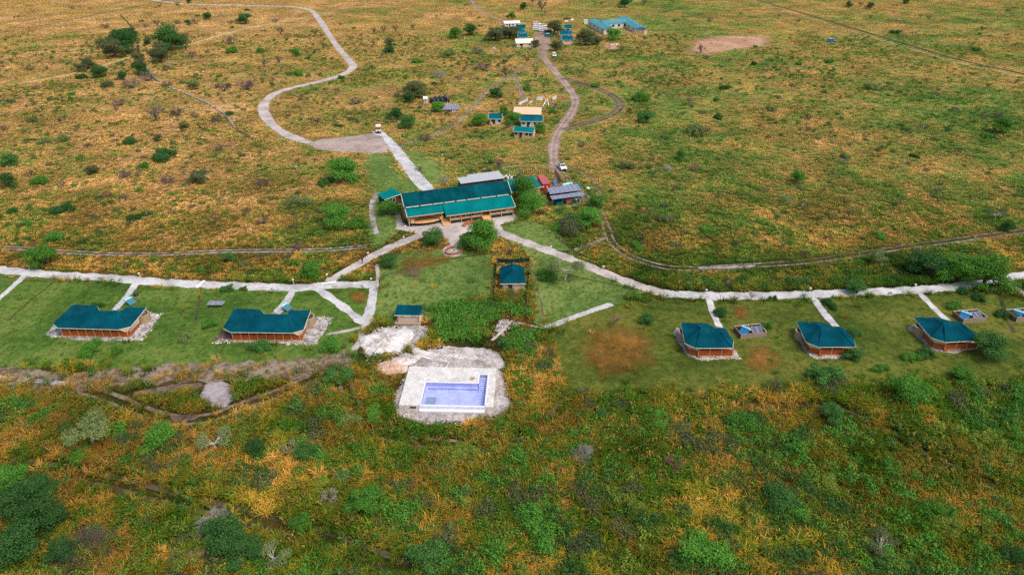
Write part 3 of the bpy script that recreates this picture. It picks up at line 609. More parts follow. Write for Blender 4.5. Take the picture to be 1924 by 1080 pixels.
for x in (.1, 8.4): box(x - .08, x + .08, -.62, -.46, 0, 2.8).build('post', 'timber', lodge)
for x in (15.6, 22.0): box(x - .12, x + .12, -2.2, -2.0, 1.5, 2.0).build('lantern', 'black', lodge)
ab = MB(); ab.arc((4.6, -.9), 3.35, 3.9, 0, math.pi, 1.001, 1.55, 20); ab.build('curved_bench', 'timber_p', lodge)
ab = MB(); ab.arc((4.6, -.9), 3.9, 4.05, 0, math.pi, 1.001, 1.95, 20); ab.build('curved_backrest', 'timber', lodge)
MB().prism([(4.6 + 3.3 * math.cos(t), -.44 - .95 * math.sin(t)) for t in np.linspace(0, math.pi, 13)], .84, .99).build('round_deck', 'timber', lodge)
for i in range(7):
    box(8.15, 10.0, -.46 - .38 * (i + 1), -.44 - .38 * i, 0, .95 - .13 * i).build('step', 'timber_p' if i % 2 else 'timber', lodge)
MB().slab([(18.5, -6.3, .1), (20.45, -6.3, .1), (20.45, -1.96, 1.0), (18.5, -1.96, 1.0)], .12).build('ramp', 'timber', lodge)
for x in (18.4, 20.46): MB().slab([(x, -6.3, .3), (x + .1, -6.3, .3), (x + .1, -1.96, 1.2), (x, -1.96, 1.2)], .2).build('ramp_kerb', 'timber_p', lodge)
for k in range(5):
    x = 11.3 + k * 3.2
    t = thing('dining_table', ['square dining table on the lodge deck nearest the stairs', 'second dining table from the stairs on the lodge deck', 'third dining table on the lodge deck, left of the ramp', 'dining table on the lodge deck just right of the ramp', 'rightmost dining table on the lodge deck'][k], 'table', (LO[0] + x * math.cos(LA) + .3 * math.sin(LA), LO[1] + x * math.sin(LA) - .3 * math.cos(LA), 1.0), LA, 'dining tables on the lodge deck')
    box(-.5, .5, -.4, .4, .7, .76).build('table_top', 'plank', t)
    for sx in (-.42, .42):
        for sy in (-.32, .32): box(sx - .04, sx + .04, sy - .04, sy + .04, 0, .7).build('leg', 'dkbrown', t)
def at_lodge(x, y, z=0): return (LO[0] + x * math.cos(LA) - y * math.sin(LA), LO[1] + x * math.sin(LA) + y * math.cos(LA), z)
t = thing('draped_stand', 'white draped stand at the right end of the lodge deck', 'stand', at_lodge(25.4, -1.2, 1.0))
MB().lathe([(.42, 0), (.36, .5), (.33, .95), (.40, 1.0), (.40, 1.05)], 14).build('cloth', 'white', t); MB().lathe([(.14, 1.051), (.2, 1.25), (.1, 1.45)], 10).build('urn', 'offwhite', t)
hut('annex', 'small green roofed annex at the left end of the lodge', (722.4, 375.4), (754.9, 363.7), 2.6, 2.7, 2.6, .6, .3, 'teal_l', 'dkbrown', 'shed', 1, cat='annex')
hut('kitchen', 'green roofed kitchen block joined to the right end of the lodge', (961, 361), (1019, 351), 2.6, 5.2, 2.6, 1.1, .3, 'teal_l', 'timber', 'shed', 2, cat='annex')
t = thing('store_shed', 'low grey metal roofed shed behind the lodge', 'shed', P(866, 345, 2.9), R(20)); keep_rect(P(866, 345, 2.9), R(20), -1, 14, -1, 5)
box(.2, 12.6, .5, 3.4, 0, 2.75).build('wall', 'dkbrown', t)
for k in range(4): MB().slab([(k * 3.2, 0 + .1, 2.8), (k * 3.2 + 3.18, .1, 2.8), (k * 3.2 + 3.18, 4.2 + (1.0 if k else -.3), 3.15), (k * 3.2, 4.2 + (1.0 if k else -.3), 3.15)], .06).build('roof_sheet', 'metal', t)
MB().slab([(5.2, 9.6, 3.35), (8.2, 9.6, 3.35), (8.2, 11.6, 3.6), (5.2, 11.6, 3.6)], .1).build('porch_roof', 'white', lodge)
for x in (5.4, 8.0): box(x - .06, x + .06, 11.2, 11.32, 0, 3.4).build('post', 'timber', lodge)
# ---- shipping container
c0 = P(1019, 345.7, 2.4); t = thing('shipping_container', 'faded red shipping container beside the kitchen roof', 'container', c0, R(10)); keep_rect(c0, R(10), -.5, 2.8, -.5, 7.5)
cb = MB(); cb.box(.05, 2.15, .05, 6.8, .1, 2.36)
cb.build('shell', 'container', t)
for i in range(22):
    y = .2 + i * .3; box(-.0, .05, y, y + .16, .2, 2.3).build('rib', 'container', t); box(2.15, 2.2, y, y + .16, .2, 2.3).build('rib', 'container', t)
for i in range(11): box(.1, 2.1, .3 + i * .6, .55 + i * .6, 2.361, 2.4).build('roof_rib', 'container', t)
for x in (.08, 1.12):
    f = box(x, x + 1.0, -.01, .045, .15, 2.32).build('door', 'red', t); box(x + .45, x + .5, -.05, -.011, .2, 2.25).build('lock_rod', 'chrome', f); box(x + .1, x + .4, -.02, -.012, 1.3, 1.75).build('door_plate', 'white', f)
# ---- solar shed
c0 = P(1035, 388.5); sa = R(19)
t = thing('solar_shed', 'open shed roofed with two tiers of solar panels', 'shed', c0, sa); keep_rect(c0, sa, -1, 10.5, -1.5, 6)
def solar_panel(name, q00, ux, uy, wd, ln, parent, mat='panel'):
    """framed panel spanned by unit vectors ux, uy from corner q00"""
    q = Vector(q00); ux = Vector(ux).normalized(); uy = Vector(uy).normalized(); n = ux.cross(uy)
    fr = MB(); a, b, c, d_ = q, q + ux * wd, q + ux * wd + uy * ln, q + uy * ln
    fr.hexa([a - n * .04, b - n * .04, c - n * .04, d_ - n * .04], [a, b, c, d_]); f = fr.build(name, 'metal', parent)
    e = .05; cl = MB(); a2 = q + ux * e + uy * e + n * .004; cl.add([a2, a2 + ux * (wd - 2 * e), a2 + ux * (wd - 2 * e) + uy * (ln - 2 * e), a2 + uy * (ln - 2 * e)], [(0, 1, 2, 3)]); cl.build('cells', mat, f)
    return f
for i in range(7):
    solar_panel('solar_panel', (.3 + i * 1.28, 1.5, 2.95), (1, 0, 0), (0, .95, .32), 1.24, 2.5, t)
    solar_panel('solar_panel', (.2 + i * 1.34, -.35, 2.15), (1, 0, 0), (0, .97, .24), 1.30, 1.65, t)
for x in (.3, 3.2, 6.3, 9.2):
    for y in (-.2, 1.5, 3.5): box(x - .06, x + .06, y, y + .12, 0, 2.1 + .2 * y).build('post', 'pole', t)
box(.2, 9.2, 3.6, 3.7, 0, 2.7).build('back_wall', 'dkbrown', t)
def local(o, a, x, y, z=0): return (o[0] + x * math.cos(a) - y * math.sin(a), o[1] + x * math.sin(a) + y * math.cos(a), z)
q = thing('storage_crate', 'green crate under the left half of the solar shed', 'crate', local(c0, sa, 2.6, .9), sa); box(-1, 1, -.6, .6, 0, 1.0).build('body', 'teal_l', q); box(-1.05, 1.05, -.65, .65, 1.0, 1.12).build('lid', 'teal', q)
q = thing('storage_drum', 'blue and white drum under the right half of the solar shed', 'drum', local(c0, sa, 7.4, .4)); MB().lathe([(.4, 0), (.42, .1), (.42, .9), (.36, .95)], 14).build('body', 'bluetarp', q); MB().lathe([(.3, .951), (.3, 1.0)], 12).build('lid', 'white', q)
q = thing('generator', 'red brown generator in the middle of the solar shed', 'generator', local(c0, sa, 5.4, .9), sa); box(-.8, .8, -.5, .5, .12, 1.0).build('housing', 'container', q); box(-.85, .85, -.55, .55, 0, .12).build('skid', 'black', q); MB().tube([(.4, 0, 1.0), (.4, 0, 1.3)], .07).build('exhaust', 'chrome', q)
q = thing('concrete_block', 'grey block stack at the right end of the solar shed', 'blocks', local(c0, sa, 9.0, .5), sa)
for i in range(3):
    for j in range(2): box(-.7 + i * .48, -.24 + i * .48, -.3, .3, j * .42, j * .42 + .4).build('block', 'stone', q)
q = thing('timber_beam', 'pale beam lying in front of the solar shed', 'beam', local(c0, sa, 4.6, -1.6), sa + R(-4)); box(-2.0, 2.0, -.1, .1, 0, .18).build('beam_body', 'offwhite', q); box(-1.6, -1.4, -.2, .2, .181, .24).build('cross_batten', 'plank', q)
# ---- tarps and sheets behind the solar shed, reed fences
def sheet(name, label, cat, pts, zs, mat, group=None):
    q = [P(*a) for a in pts]; o = (sum(x for x, y in q) / len(q), sum(y for x, y in q) / len(q)); n = 6; t = thing(name, label, cat, o, 0, group)
    c = [Vector((x - o[0], y - o[1], z)) for (x, y), z in zip(q, zs)]; mb = MB()
    for j in range(n + 1):
        for i in range(n + 1):
            u, v = i / n, j / n; p_ = c[0] * (1 - u) * (1 - v) + c[1] * u * (1 - v) + c[2] * u * v + c[3] * (1 - u) * v
            mb.v.append((p_.x, p_.y, max(.04, p_.z + rnd.uniform(-.05, .05))))
    k = n + 1; m2 = k * k; mb.v += [(x, y, z - .03) for x, y, z in mb.v]
    for j in range(n):
        for i in range(n): a = j * k + i; mb.f += [(a, a + 1, a + k + 1, a + k), (m2 + a + k, m2 + a + k + 1, m2 + a + 1, m2 + a)]
    mb.build('cloth', mat, t)
    hem = MB(); hem.tube([c[0] + Vector((0, 0, .03)), c[1] + Vector((0, 0, .03))], .04, 5); hem.build('hem', mat, t)
    return t
sheet('tarpaulin', 'green tarpaulin stretched just behind the solar shed roof', 'tarpaulin', [(1062, 361), (1092, 356), (1089, 351), (1061, 355)], (.8, .8, 1.0, 1.0), 'teal_l')
sheet('metal_sheet', 'pale aqua roofing sheet lying nearest the fence behind the solar shed', 'sheet', [(1057, 351), (1076, 346.5), (1075, 343.5), (1057, 347)], (.1, .1, .3, .3), 'aqua')
sheet('metal_sheet', 'white roofing sheet lying between the aqua sheet and the tarpaulin', 'sheet', [(1062, 353), (1080, 350), (1079, 348), (1062, 351)], (.1, .1, .2, .2), 'offwhite')
sheet('tarpaulin', 'small dark green tarpaulin left of the solar shed', 'tarpaulin', [(1037, 366), (1046, 365), (1046, 360), (1038, 361)], (.5, .5, .8, .8), 'teal')
sheet('tarpaulin', 'blue tarpaulin hanging on the fence right of the container', 'tarpaulin', [(1041, 352), (1046, 351), (1045, 345), (1040, 346)], (.2, .2, 1.5, 1.5), 'bluetarp')
def pole_fence(label, px, h, step, mat='pole', thick=.06, name='pole_fence', rail=True, jit=.25):
    pts = [P(*q) for q in px]; o = pts[0]; t = thing(name, label, 'fence', o); mb = MB(); rl = MB(); line = smooth_line(pts, step) if len(pts) > 2 else None
    if line is None:
        L = math.hypot(pts[1][0] - o[0], pts[1][1] - o[1]); n = max(2, int(L / step)); line = [(o[0] + (pts[1][0] - o[0]) * i / n, o[1] + (pts[1][1] - o[1]) * i / n) for i in range(n + 1)]
    for x, y in line:
        hh = h * (1 + rnd.uniform(-jit, jit * .5)); x -= o[0]; y -= o[1]
        mb.tube([(x, y, 0), (x + rnd.uniform(-.06, .06), y + rnd.uniform(-.06, .06), hh)], [thick, thick * .7], 5)
    b = mb.build('poles', mat, t); b['kind'] = 'stuff'
    if rail: rl.tube([(x - o[0], y - o[1], h * .7) for x, y in line[::max(1, len(line) // 12)] + [line[-1]]], .04, 5); rl.build('rail', mat, t)
    raster_line(line, .4, .6); return t
pole_fence('row of upright dark poles behind the kitchen and container', [(974, 331), (1000, 328), (1031, 327)], 2.2, .5, thick=.09)
pole_fence('dark pole fence running from the parked pickup towards the container', [(1042, 327), (1047, 334), (1053, 346)], 1.8, .3)
pole_fence('brown reed fence between the container and the solar shed', [(1027, 359), (1040, 357), (1056, 352)], 1.6, .22, 'plank', .07)
pole_fence('dark fence between the kitchen wall and the solar shed', [(1020, 360), (1028, 370), (1031, 382)], 1.4, .3)
def jug(px, py, label, kind='white'):
    t = thing('water_jug', label, 'jug', P(px, py), 0, 'jugs behind the lodge kitchen'); MB().lathe([(.3, 0), (.34, .1), (.34, .6), (.12, .75), (.12, .85)], 10).build('body', kind, t); MB().lathe([(.14, .851), (.14, .92)], 8).build('cap', 'bluetarp' if kind == 'white' else 'white', t)
ords = ['leftmost', 'second from left', 'third from left', 'fourth from left', 'fifth from left', 'sixth from left', 'seventh from left', 'eighth from left', 'ninth from left', 'tenth from left']
for k, (x, y) in enumerate([(943, 337), (947, 336), (951, 333.5), (954.5, 336.5), (957, 333.5), (961, 336)]): jug(x, y, ords[k] + ' of six white jugs behind the lodge kitchen')
for k, (x, y) in enumerate([(949, 337.5), (956, 334.5), (965, 336), (969, 335)]): jug(x, y, ords[k] + ' of four black jugs behind the lodge kitchen', 'black')
t = thing('wooden_chair', 'wooden chair standing between the leafy trees and the solar shed', 'chair', P(1022.6, 376), R(20))
box(-.3, .3, -.3, .3, .42, .48).build('seat', 'timber_p', t); box(-.3, .3, .26, .32, .48, 1.1).build('backrest', 'timber_p', t)
for sx in (-.26, .22):
    for sy in (-.26, .22): box(sx, sx + .05, sy, sy + .05, 0, .42).build('leg', 'timber', t)
t = thing('white_sack', 'white sack lying by the track right of the solar shed', 'sack', P(1105, 355), R(-10)); MB().lathe([(.35, 0), (.62, .12), (.66, .28), (.45, .42), (.1, .46)], 12).build('sack_body', 'white', t); MB().tube([(.5, 0, .3), (.8, .05, .33)], [.12, .05], 6).build('tied_end', 'offwhite', t)
t = thing('guard_rail', 'thin grey metal rail in the grass behind the kitchen', 'rail', P(962, 318.5), R(20)); MB().tube([(-3, 0, .9), (3, 0, .9)], .06).build('top_bar', 'metal', t)
for x in (-2.8, 0, 2.8): MB().tube([(x, 0, 0), (x, 0, .9)], .05).build('post', 'metal', t)
# ---- brick bench and fire pit
o = P(888, 425); t = thing('curved_bench', 'curved red brick bench in front of the lodge ramp', 'bench', o, R(10))
MB().arc((0, -.4), 1.75, 2.15, R(0), R(175), 0, .45, 16).build('seat', 'brick', t); MB().arc((0, -.4), 2.15, 2.35, R(0), R(175), 0, .85, 16).build('backrest', 'brick', t)
o = P(853, 472); t = thing('fire_pit', 'round fire pit with red brick ring benches on gravel', 'fire pit', o)
for a0, a1, r0, r1, h in ((95, 175, 1.5, 1.9, .45), (200, 262, 2.0, 2.3, .5), (-95, 70, 1.7, 2.0, .5)): MB().arc((0, 0), r0, r1, R(a0), R(a1), 0, h, 12).build('bench', 'brick', t)
MB().lathe([(.75, 0), (.75, .22), (.5, .24), (.45, .1), (.2, .09)], 16).build('ash_bed', 'rubble', t)
for k in range(3): MB().tube([(.35 * math.cos(k * 2.1), .35 * math.sin(k * 2.1), .15), (-.3 * math.cos(k * 2.1), -.3 * math.sin(k * 2.1), .3)], .06, 5).build('log', 'black', t)

# ---- safari tents
def eave_trim(mb, pts, r=.06):
    mb.tube(pts, r, 5)
def tent(name, label, o, ang, big=True, mirror_flap=False):
    t = thing(name, label, 'tent', o, ang, 'safari tents on the lawn'); e = 2.2
    if big:
        F0, F1, F2, F3, BR, BR2, N2, N1, BL2, BL = (-1.9, .9), (0, -.55), (11.4, -.8), (13.2, .3), (12.8, 7.0), (8.8, 7.0), (8.6, 4.8), (5.0, 4.8), (2.9, 7.3), (-2.1, 7.7)
        R1, R2, WL, WR = (3.2, 3.1, 3.75), (9.9, 3.1, 3.75), (.6, 5.4, 3.1), (10.9, 5.2, 3.1)
        L, xw0, xw1 = 12.4, 1.0, 11.8; npan = 8
        faces = [('F1', 'F2', 'R2', 'R1'), ('F0', 'F1', 'R1'), ('BL', 'F0', 'R1', 'WL'), ('BL2', 'BL', 'WL'), ('N1', 'BL2', 'WL', 'R1'), ('N2', 'N1', 'R1', 'R2'), ('BR2', 'N2', 'R2', 'WR'), ('BR', 'BR2', 'WR'), ('F3', 'BR', 'WR', 'R2'), ('F2', 'F3', 'R2')]
        ring = ['F0', 'F1', 'F2', 'F3', 'BR', 'BR2', 'N2', 'N1', 'BL2', 'BL']
    else:
        F0, F1, F2, F3, BR, N2, N1, BL = (-2.4, .9), (-.75, -.65), (5.75, -.6), (6.5, 1.5), (6.2, 5.7), (4.4, 5.8), (3.0, 7.4), (-1.7, 7.6)
        R1, R2, WL = (.9, 3.1, 3.8), (3.9, 2.9, 3.8), (.6, 5.6, 3.2)
        L, xw0, xw1 = 6.1, .4, 5.6; npan = 3
        faces = [('F1', 'F2', 'R2', 'R1'), ('F0', 'F1', 'R1'), ('BL', 'F0', 'R1', 'WL'), ('N1', 'BL', 'WL'), ('N2', 'N1', 'WL', 'R1'), ('BR', 'N2', 'R1', 'R2'), ('F3', 'BR', 'R2'), ('F2', 'F3', 'R2')]
        ring = ['F0', 'F1', 'F2', 'F3', 'BR', 'N2', 'N1', 'BL']
    loc_ = locals(); V3 = {k: Vector((*loc_[k], e)) if len(loc_[k]) == 2 else Vector(loc_[k]) for k in set(ring) | {q for f in faces for q in f}}
    # the cloth: each panel split finely and let sag between its edges
    for f in faces:
        c = [V3[q] for q in f]; mb = MB(); n = 8
        if len(c) == 3: c = [c[0], c[1], c[2], c[2]]
        for j in range(n + 1):
            for i in range(n + 1):
                u, v = i / n, j / n; q = c[0] * (1 - u) * (1 - v) + c[1] * u * (1 - v) + c[2] * u * v + c[3] * (1 - u) * v
                sag = .22 * math.sin(math.pi * v) * (.6 + .4 * math.sin(math.pi * u)); scal = .07 * abs(math.sin(u * math.pi * max(1, round((c[1] - c[0]).length / 2)))) * (1 - v) ** 6
                mb.v.append((q.x, q.y, q.z - sag + scal))
        k = n + 1
        for j in range(n):
            for i in range(n): a = j * k + i; mb.f.append((a, a + 1, a + k + 1, a + k))
        mb.build('roof_panel', 'teal', t, True)
    tr = MB()
    for i in range(len(ring)): a, b = V3[ring[i]], V3[ring[(i + 1) % len(ring)]]; tr.tube([a - Vector((0, 0, .05)), b - Vector((0, 0, .05))], .055, 5)
    tr.build('eave_trim', 'cream', t)
    sm = MB(); hips = [('R1', 'R2'), ('R1', 'F1'), ('R2', 'F2'), ('R1', 'WL'), ('R1', 'F0'), ('R2', 'F3')] + ([('R2', 'WR')] if big else [])
    for qa, qb in hips: sm.tube([V3[qa] + Vector((0, 0, .01)), V3[qb] + Vector((0, 0, .01))], .07, 5)
    sm.build('ridge_seam', 'teal_s', t)
    # timber deck with a panelled front
    box(0, L, 0, 6.0, .12, .5).build('deck', 'timber_d', t)
    y = -.02
    for i in range(npan):
        x0, x1 = L * i / npan, L * (i + 1) / npan
        pn = MB().box(x0 + .1, x1 - .06, y - .05, y, .3, 1.25); pn.build('front_panel', 'timber_d', t)
        box(x0 - .06, x0 + .06, y - .14, y - .052, 0, 2.1).build('post', 'timber', t)
    box(L - .06, L + .06, y - .14, y - .052, 0, 2.1).build('post', 'timber', t)
    box(0, L, y - .12, y + .04, 1.26, 1.36).build('handrail', 'timber_d' , t); box(.05, L, y - .16, y - .06, .08, .2).build('deck_edge', 'timber', t)
    box(xw0, xw1, 2.0, 4.7, .5, 2.3).build('canvas_wall', 'canvas', t)
    box(xw0 + (xw1 - xw0) * .4, xw0 + (xw1 - xw0) * .6, 1.95, 1.995, .5, 2.1).build('door_flap', 'dark', t)
    def flap(pts, nm='canvas_flap', mat='canvas'):
        c = [Vector(q) for q in pts]; n = (c[1] - c[0]).cross(c[-1] - c[0]).normalized() * .02
        MB().hexa([q - n for q in c], [q + n for q in c]).build(nm, mat, t)
    if big:
        flap([(11.5, -.72, 2.05), (13.15, .32, 2.1), (12.55, .2, 1.15), (12.3, -.1, 1.15)])
        flap([(13.1, .45, 2.1), (12.95, 3.7, 2.1), (12.75, 3.7, .9), (12.6, .3, .95)])
        box(12.42, 12.6, .1, 3.6, .1, .95).build('side_panel', 'timber_d', t); box(11.0, 12.3, 1.0, 1.1, .6, 2.0).build('side_opening', 'dark', t)
        for cx, cy, lab in ((12.75, 5.6, 1), (-1.0, 6.2, 0)):
            bw = MB(); bw.arc((cx - .25 if lab else cx + .2, cy), 1.05, 1.3, R(-90) if lab else R(90), R(90) if lab else R(270), 0, 1.75, 14); f = bw.build('bathroom_wall', 'stone', t)
            MB().lathe([(.45, 1.2), (.5, 1.45), (.3, 1.5)], 12, (cx + (.3 if lab else -.3), cy)).build('shower_drum', 'dkbrown', f)
        box(9.3, 12.4, 4.9, 6.6, .1, 2.2).build('bathroom_canvas', 'canvas', t); box(-.9, 2.4, 4.9, 7.0, .1, 2.2).build('bathroom_canvas', 'canvas', t)
    else:
        flap([(-2.3, .95, 2.1), (-.7, -.55, 2.05), (.0, -.05, 1.2), (-1.6, .75, 1.2)])
        flap([(-2.35, 1.05, 2.1), (-1.65, .9, 1.2), (-1.6, 3.6, 1.2), (-2.2, 3.8, 2.1)])
        MB().hexa([(-1.65, .8, .1), (0, .02, .1), (0, .1, .1), (-1.6, .9, .1)], [(-1.65, .8, 1.15), (0, .02, 1.15), (0, .1, 1.15), (-1.6, .9, 1.15)]).build('side_panel', 'timber_d', t)
        MB().hexa([(-1.66, .85, .1), (-1.58, .85, .1), (-1.5, 3.6, .1), (-1.58, 3.6, .1)], [(-1.66, .85, 1.15), (-1.58, .85, 1.15), (-1.5, 3.6, 1.15), (-1.58, 3.6, 1.15)]).build('side_panel', 'timber_d', t)
        bw = MB(); bw.arc((-1.2, 5.4), 1.05, 1.3, R(90), R(270), 0, 1.7, 14); bw.build('bathroom_wall', 'stone', t)
        box(-1.2, 2.6, 4.8, 7.0, .1, 2.2).build('bathroom_canvas', 'canvas', t)
        MB().prism([(-.2, -.5), (.35, -.5), (.35, -.02), (-.2, -.02)], 0, .3).build('step', 'timber_d', t)
    keep_rect(o, ang, -2.5, L + 1.5, -.5, 8)
    return t
tent('safari_tent', 'large green tent at far left with a dark red panelled front on stones', P(120, 631.5), R(-1.5))
tent('safari_tent', 'large green tent next to the branching footpath, orange brown front, shrub before it', P(439.5, 639.5), R(0))
tent('safari_tent', 'small green tent nearest the brown lawn patch, leftmost of three on right', P(1311, 669), R(0), False)
tent('safari_tent', 'middle small green tent of the three on the right lawn', P(1538.5, 667), R(0), False)
tent('safari_tent', 'rightmost small green tent, between the bushy teal tree and footpath', P(1772.5, 657.5), R(4), False)

# ---- solar water heaters and panel pens
def heater(o, ang, label, t=None, colmat='aqua', z=.0):
    sz = .72 if colmat != 'aqua' else .8
    t = t or thing('solar_water_heater', label, 'water heater', (*o[:2], z), ang)
    t.scale = (sz, sz, sz)
    MB().slab([(-1.0, -1.0, .35), (1.0, -1.0, .35), (1.0, .6, 1.2), (-1.0, .6, 1.2)], .08).build('collector', 'blue' if colmat == 'aqua' else 'aqua_d', t)
    MB().tube([(-1.15, .85, 1.4), (-1.05, .85, 1.4), (1.05, .85, 1.4), (1.15, .85, 1.4)], [.2, .3, .3, .2], 12).build('tank', 'aqua', t)
    for sx in (-.9, .9):
        MB().tube([(sx, .8, 0), (sx, .8, 1.15)], .04, 5).build('leg', 'chrome', t); MB().tube([(sx, -.95, 0), (sx, -.95, .3)], .04, 5).build('leg', 'chrome', t)
    return t
heater(P(247, 571), R(62), 'pale aqua solar water heater behind the large tent at far left', colmat='pale')
heater(P(540, 582), R(62), 'pale aqua solar water heater behind the tent by branching footpath', colmat='pale')
def pen(label, o, ang, inner_labels):
    t = thing('panel_pen', label, 'enclosure', o, ang); L, D = 5.1, 2.9; keep_rect(o, ang, -.3, L + .3, -.3, D + .3)
    for (x0, y0, x1, y1, h, m) in ((0, 0, L, 0, .95, 'plank'), (0, D, L, D, 1.0, 'pole'), (0, 0, 0, D, .9, 'pole'), (L, 0, L, D, .9, 'dkbrown')):
        n = int(max(abs(x1 - x0), abs(y1 - y0)) / .12); mb = MB()
        for i in range(n): u = (i + .5) / n; x, y = x0 + (x1 - x0) * u, y0 + (y1 - y0) * u; mb.box(x - .05, x + .05, y - .03, y + .03, .02, h * rnd.uniform(.9, 1.03))
        b = mb.build('reed_screen', m, t)
        MB().tube([(x0, y0, 1.05), (x1, y1, 1.05)], .05, 5).build('rail', 'offwhite' if y0 == y1 == D or x0 == x1 == L else 'plank', t)
    for x, y in ((0, 0), (L, 0), (0, D), (L, D), (L / 2, D), (L / 2, 0)): MB().tube([(x, y, 0), (x, y, 1.15)], .06, 6).build('post', 'plank', t)
    MB().tube([(L / 2, 0, 1.05), (L / 2, D, 1.05)], .045, 5).build('rail', 'offwhite', t)
    box(.1, L - .1, .1, D - .1, .0, .05).build('ground_sheet', 'black', t)
    heater(local(o, ang, 1.25, 1.35), ang + R(-55), inner_labels[0], z=.05)
    p = thing('solar_array', inner_labels[1], 'solar panels', local(o, ang, 2.9, .5, .05), ang)
    for i in range(2): solar_panel('solar_panel', (i * .98, 0, .45), (1, 0, 0), (0, .93, .35), .95, 1.7, p, 'panel_d')
    for x in (.1, 1.85):
        for y, h in ((.1, .44), (1.4, .9)): MB().tube([(x, y, 0), (x, y, h)], .03, 5).build('leg', 'chrome', p)
pen('fenced solar pen between the first and middle small tents', P(1391, 637), R(9), ('blue solar heater inside the pen beside the leftmost small tent', 'two panel solar array in the pen beside the leftmost small tent'))
pen('fenced solar pen behind the rightmost small tent', P(1808, 608), R(8), ('blue solar heater in the pen behind the rightmost small tent', 'two panel solar array in the pen behind the rightmost small tent'))
pen('fenced solar pen cut off by the right edge of the view', P(1908, 605), R(8), ('blue solar heater in the pen at the right edge', 'solar array in the pen at the right edge'))
o = P(391, 578); t = thing('solar_table', 'tilted row of solar panels on a red brown stand, left lawn', 'solar panels', o, R(0))
for i in range(3): solar_panel('solar_panel', (-.1 + i * 1.05, -.1, .75), (1, 0, 0), (.2, .9, .2), 1.02, 1.15, t)
for x, y in ((.3, .3), (1.5, .3), (2.9, .3)): MB().tube([(x, y, 0), (x, y, .74)], .06, 6).build('leg', 'timber_d', t)
box(.2, 3.0, .25, .35, .62, .72).build('beam', 'timber_d', t)

# ---- spa hut with its net fence
o = P(945, 547); t = hut('spa_hut', 'square hut with pyramid like green roof inside a net fence', (944.4, 546.7), (982.8, 546.2), 0, 6.0, 2.05, 1.9, .5, 'teal', 'canvas', 'hip', 2, True, base=.45, cat='hut')
o = P(951, 571); t = thing('boardwalk', 'plank boardwalk leading from the spa hut to the dark tub', 'boardwalk', o, R(1))
for i in range(13): box(0, 1.15, i * .42 + .01, i * .42 + .40, .1, .16 + .01 * (i % 3)).build('plank', 'plank', t)
for x in (.1, .95): box(x, x + .1, 0, 5.4, 0, .1).build('bearer', 'pole', t)
o = P(970, 572); t = thing('plunge_tub', 'dark sunken tub with pale objects at the end of the boardwalk', 'tub', o, R(-3))
MB().prism([(-1.3, -.5), (1.3, -.6), (1.4, .6), (-1.1, .7)], 0, .35).build('rim', 'black', t)
for k in range(5): MB().lathe([(.12, .351), (.14, .4), (.06, .46)], 7, (-1 + k * .5, -.3 + .2 * (k % 2))).build('pebble', 'white', t)
box(1.45, 1.75, -.2, .5, 0, .6).build('stone_pier', 'offwhite', t)
def net_fence(label, px, h):
    pts = [P(*q) for q in px]; o = pts[0]; t = thing('net_fence', label, 'fence', o); mb = MB(); n = len(pts)
    for i in range(n - 1):
        (x0, y0), (x1, y1) = pts[i], pts[i + 1]; k = 6
        for j in range(k):
            a, b = j / k, (j + 1) / k; za = h * (1 - .12 * math.sin(math.pi * a)); zb = h * (1 - .12 * math.sin(math.pi * b))
            A = (x0 + (x1 - x0) * a - o[0], y0 + (y1 - y0) * a - o[1]); B = (x0 + (x1 - x0) * b - o[0], y0 + (y1 - y0) * b - o[1]); w_ = .12 * math.sin(5 * (i + a))
            mb.hexa([(A[0], A[1], 0), (B[0], B[1], 0), (B[0] + .02, B[1] + .02, 0), (A[0] + .02, A[1] + .02, 0)], [(A[0] + w_, A[1], za), (B[0] + w_, B[1], zb), (B[0] + w_ + .02, B[1] + .02, zb), (A[0] + w_ + .02, A[1] + .02, za)])
    mb.build('net', 'net', t)
    for x, y in pts: MB().tube([(x - o[0] + .05, y - o[1] - .05, 0), (x - o[0] + .05, y - o[1] - .05, h + .15)], .05, 6).build('post', 'pole', t)
net_fence('dark green net fence left of the spa hut', [(932, 497), (931, 520), (929, 545), (929, 572)], 1.3)
net_fence('dark green net fence behind the spa hut', [(934, 494), (955, 495), (975, 494), (994, 493)], 1.2)
net_fence('dark green net fence right of the spa hut', [(994, 512), (992, 535), (989, 556), (988, 578)], 1.3)
t = thing('wood_pile', 'pile of orange brown timber at the back left of the spa hut', 'wood pile', P(937.5, 505), R(10))
for k in range(7): box(-.6, .6, -.8 + .22 * k, -.62 + .22 * k, .0 + .1 * (k % 3), .15 + .12 * (k % 3)).build('log', 'timber', t)
hut('garden_hut', 'small open fronted hut with green sloping roof above the sand heap', (747, 606), (788, 607), 0, 2.3, 2.0, .4, .4, 'teal', 'canvas', 'shed', 2, False, base=.4, cat='hut')
o = P(757, 611); t = thing('hut_steps', 'white wooden steps in front of the small garden hut', 'steps', o)
for i in range(3): box(0, 1.0, i * .28, i * .28 + .27, 0, .13 * (i + 1)).build('step', 'offwhite', t)
